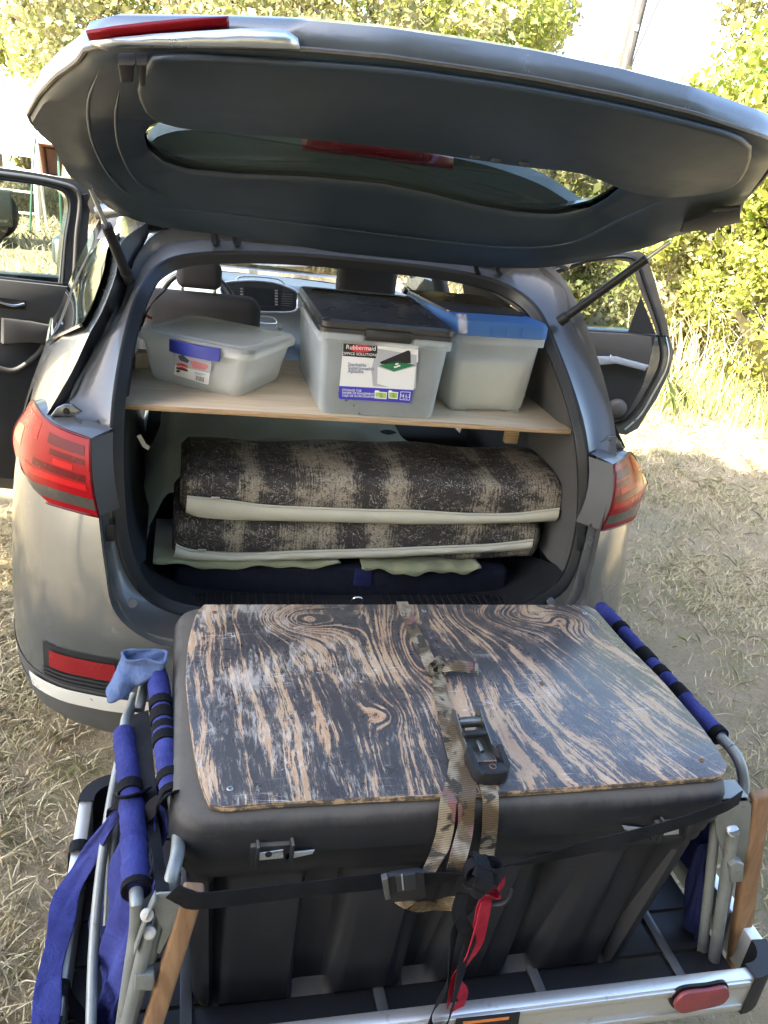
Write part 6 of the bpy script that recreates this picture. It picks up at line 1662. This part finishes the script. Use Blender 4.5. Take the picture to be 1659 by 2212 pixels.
# straps binding the chair
ribbon('hook_strap', [zb(244, 1760, .60), zb(250, 1735, .68), zb(272, 1724, .722), zb(300, 1716, .724), zb(318, 1708, .715)], V(.2, -.5, .8), .026, BLACK_TAPE, L_, .003, sub=4)
ribbon('hook_strap', [zb(302, 1800, .66), zb(318, 1760, .71), zb(345, 1730, .775), zb(372, 1712, .776), zb(390, 1716, .76)], V(.3, -.6, .7), .028, BLACK_TAPE, L_, .003, sub=4)
ribbon('webbing_strap', [zb(303, 1540, .715), zb(310, 1620, .715), zb(317, 1700, .712), zb(330, 1780, .70), at((342, 1860), Y=-.782), at((352, 1925), Y=-.845)], [V(1, -.2, .3)] * 3 + [V(.7, -.6, .3), V(.4, -.9, 0), V(.3, -1, 0)], [.034] * 14 + [.02] * 20, BLACK_WEB, L_, .002, sub=5)
for k in range(4): tube('strap_fringe', [zb(312 + k * 4, 1770, .70), zb(306 + k * 3, 1800, .69), zb(302 + k * 3, 1812 + k * 2, .685)], .0025, BLACK_TAPE, L_, 5, sub=3)
# bracket, rivets, wooden armrest
pY = -.852
prism('arm_bracket', [at(p, Y=pY) for p in ((334,1934),(345,1930),(398,1929),(404,1938),(398,1960),(372,2010),(345,2062),(338,2058),(350,2010),(330,1960))], V(0, .004, 0), TUBE, L_, bevel=.001)
ribbon('arm_bracket', [at((336, 1935), Y=pY - .002), at((322, 1965), Y=pY - .003), at((305, 2010), Y=pY - .004), at((291, 2052), Y=pY - .004)], V(0, 1, 0), .02, TUBE, L_, .003, sub=3)
for p in ((318, 1976), (323, 2014)):
    v, f = disc_vf(at(p, Y=pY - .006), V(-.2, -.8, .5), .0105, .004, 16, .001); mesh('rivet_cap', v, f, RIVET, L_)
tube('frame_tube', [at((322, 2010), Y=pY), at((300, 2100), Y=pY), at((270, 2225), Y=pY)], .0118, TUBE, L_, 12)
box_clip = prism('tube_clip', [at(p, Y=pY - .014) for p in ((292,2108),(332,2106),(334,2125),(328,2142),(290,2140))], V(0, .02, 0), TUBE, L_, bevel=.003)
def bar(name, P, w, d, mat, parent, bevel=.006):
    a, b = P; dd = b - a; B = basis(dd, V(1, 0, 0)); return box(name, (a + b) / 2, (np.linalg.norm(dd), w, d), mat, parent, rot=B, bevel=bevel, seg=3)
bar('wooden_armrest', (at((420, 1915), Y=-.842), at((318, 2250), Y=-.852)), .034, .024, ARM_WOOD, L_)
# faded cloth over the top end
cl = thing('cloth_pouch', 'faded pale blue cloth pouch draped over the folded chair end near the bumper', 'pouch', tuple(zb(300, 1440, .75)))
def pouch():
    cur = []
    spec = [(((268,1408),(312,1404),(354,1406),(356,1420),(312,1418),(272,1416)), .79), (((268,1420),(310,1424),(356,1424),(352,1432),(310,1432),(268,1430)), .775),
            (((258,1440),(300,1444),(335,1446),(330,1456),(295,1458),(258,1456)), .76), (((245,1465),(278,1462),(300,1456),(300,1470),(275,1480),(246,1482)), .74), (((233,1490),(250,1490),(272,1480),(270,1495),(250,1504),(236,1502)), .725), (((238,1500),(248,1502),(256,1498),(254,1502),(248,1505),(240,1504)), .72)]
    for P, z in spec:
        n = len(P); Q = [at(p, Z=z) if k < n / 2 else at(p, Z=z) + V(0, -.015, .0) for k, p in enumerate(P)]
        cur.append(resample(catmull(Q, 6, True), 40, True))
    cols = [catmull([c_[i] for c_ in cur], 5) for i in range(40)]
    out = [[cols[i][j] + .002 * V(math.sin(i * .9 + j * .4), math.cos(i * .7 + j * .6), math.sin(.5 * i + j)) for i in range(40)] for j in range(len(cols[0]))]
    o = loft('pouch_body', out, FADED_BLUE, cl, closed=True, thick=.003, off=0, angle=80)
    tube('pouch_hem', out[0], .003, FADED_BLUE, cl, 6, closed=True)
pouch()
# two carrier straps round the side rail
for py, k in ((1830, 0), (2135, 1)):
    a = at((178 - 30 * k, py), Z=.40)
    y = a[1]
    ribbon('rail_tie', [V(RX0 - .02 - .004 * k, y - .01, .31), V(RX0 - .021, y, .36), V(RX0 - .016, y, .404), V(RX0 + .016, y, .404), V(RX0 + .022, y, .37), V(RX0 + .05, y - .02, .33)], V(0, 1, 0), .030, BLACK_WEB, L_, .002, sub=4)
# right
R_ = thing('folded_chair', 'folded blue camp chair beside the trunk on the passenger side, only its tube showing', 'chair', tuple(zb(1540, 1900, .40)), 'folded blue camp chairs')
XR = .705
tr = [zb(1296, 1312, .745), zb(1330, 1346, .748), zb(1400, 1425, .75), zb(1470, 1500, .75), zb(1556, 1592, .75)]
sleeve('padded_sleeve', tr, .0195, BLUE, R_, 7)
for a, b in ((.20, .235), (.42, .50), (.56, .615), (.69, .76)): wrap(seg_on(tr, a, b, 4), .0215, BLACK_TAPE, R_)
wrap(seg_on(tr, .975, 1.0, 3), .0215, BLACK_TAPE, R_, name='sleeve_hem'); wrap(seg_on(tr, .0, .03, 3), .021, BLACK_TAPE, R_, name='sleeve_hem')
tube('frame_tube', [zb(1320, 1336, .748), zb(1400, 1425, .75), zb(1556, 1592, .75), zb(1580, 1618, .748), zb(1598, 1648, .738), at((1607, 1690), Y=-.66), at((1603, 1740), Y=-.685), at((1590, 1800), Y=-.70), at((1540, 2110), Y=-.735)], .0120, TUBE, R_, 12, sub=6)
tube('frame_tube', [at((1583, 1792), Y=-.757), at((1560, 1950), Y=-.765), at((1538, 2100), Y=-.775)], .0125, TUBE, R_, 12)
tube('frame_tube', [at((1566, 1700), Y=-.70), at((1545, 1790), Y=-.72), at((1528, 1950), Y=-.74), at((1512, 2100), Y=-.75)], .0110, TUBE, R_, 12)
v, f = disc_vf(at((1582, 1794), Y=-.757), V(-.1, -.55, .8), .0135, .004, 16, .001); mesh('rivet_cap', v, f, STEEL, R_)
prism('arm_bracket', [at(p, Y=-.752) for p in ((1540,1728),(1612,1722),(1624,1740),(1614,1865),(1604,1885),(1570,1870),(1548,1800))], V(0, .006, 0), TUBE, R_, bevel=.001)
prism('arm_bracket', [at(p, Y=-.752) for p in ((1545,1726),(1618,1721),(1622,1730),(1545,1735))], V(0, .05, 0), TUBE, R_, bevel=.001)
prism('tube_clip', [at(p, Y=-.782) for p in ((1578,1872),(1592,1862),(1608,1868),(1606,1905),(1580,1908))], V(0, .022, 0), TUBE, R_, bevel=.003)
bar('wooden_armrest', (at((1643, 1712), Y=-.735), at((1586, 2110), Y=-.765)), .044, .026, ARM_WOOD, R_, .009)
cloth('seat_canvas', [[at((1500, 1830), Y=-.66), at((1530, 1822), Y=-.70)], [at((1480, 1950), Y=-.67), at((1515, 1940), Y=-.715)], [at((1460, 2060), Y=-.68), at((1505, 2060), Y=-.73)]], NAVY_CANVAS, R_, seed=8)
cloth('seat_canvas', [[V(.66, -.16, .72), V(.66, -.66, .72)], [V(.68, -.16, .55), V(.68, -.68, .55)], [V(.70, -.2, .42), V(.70, -.70, .42)]], BLUE, R_, seed=9)
mesh('mesh_pocket', *prism_vf([zb(1300, 1322, .74), zb(1330, 1318, .74), zb(1322, 1345, .735), zb(1312, 1340, .735)], V(0, 0, -.01)), BLUE, R_)
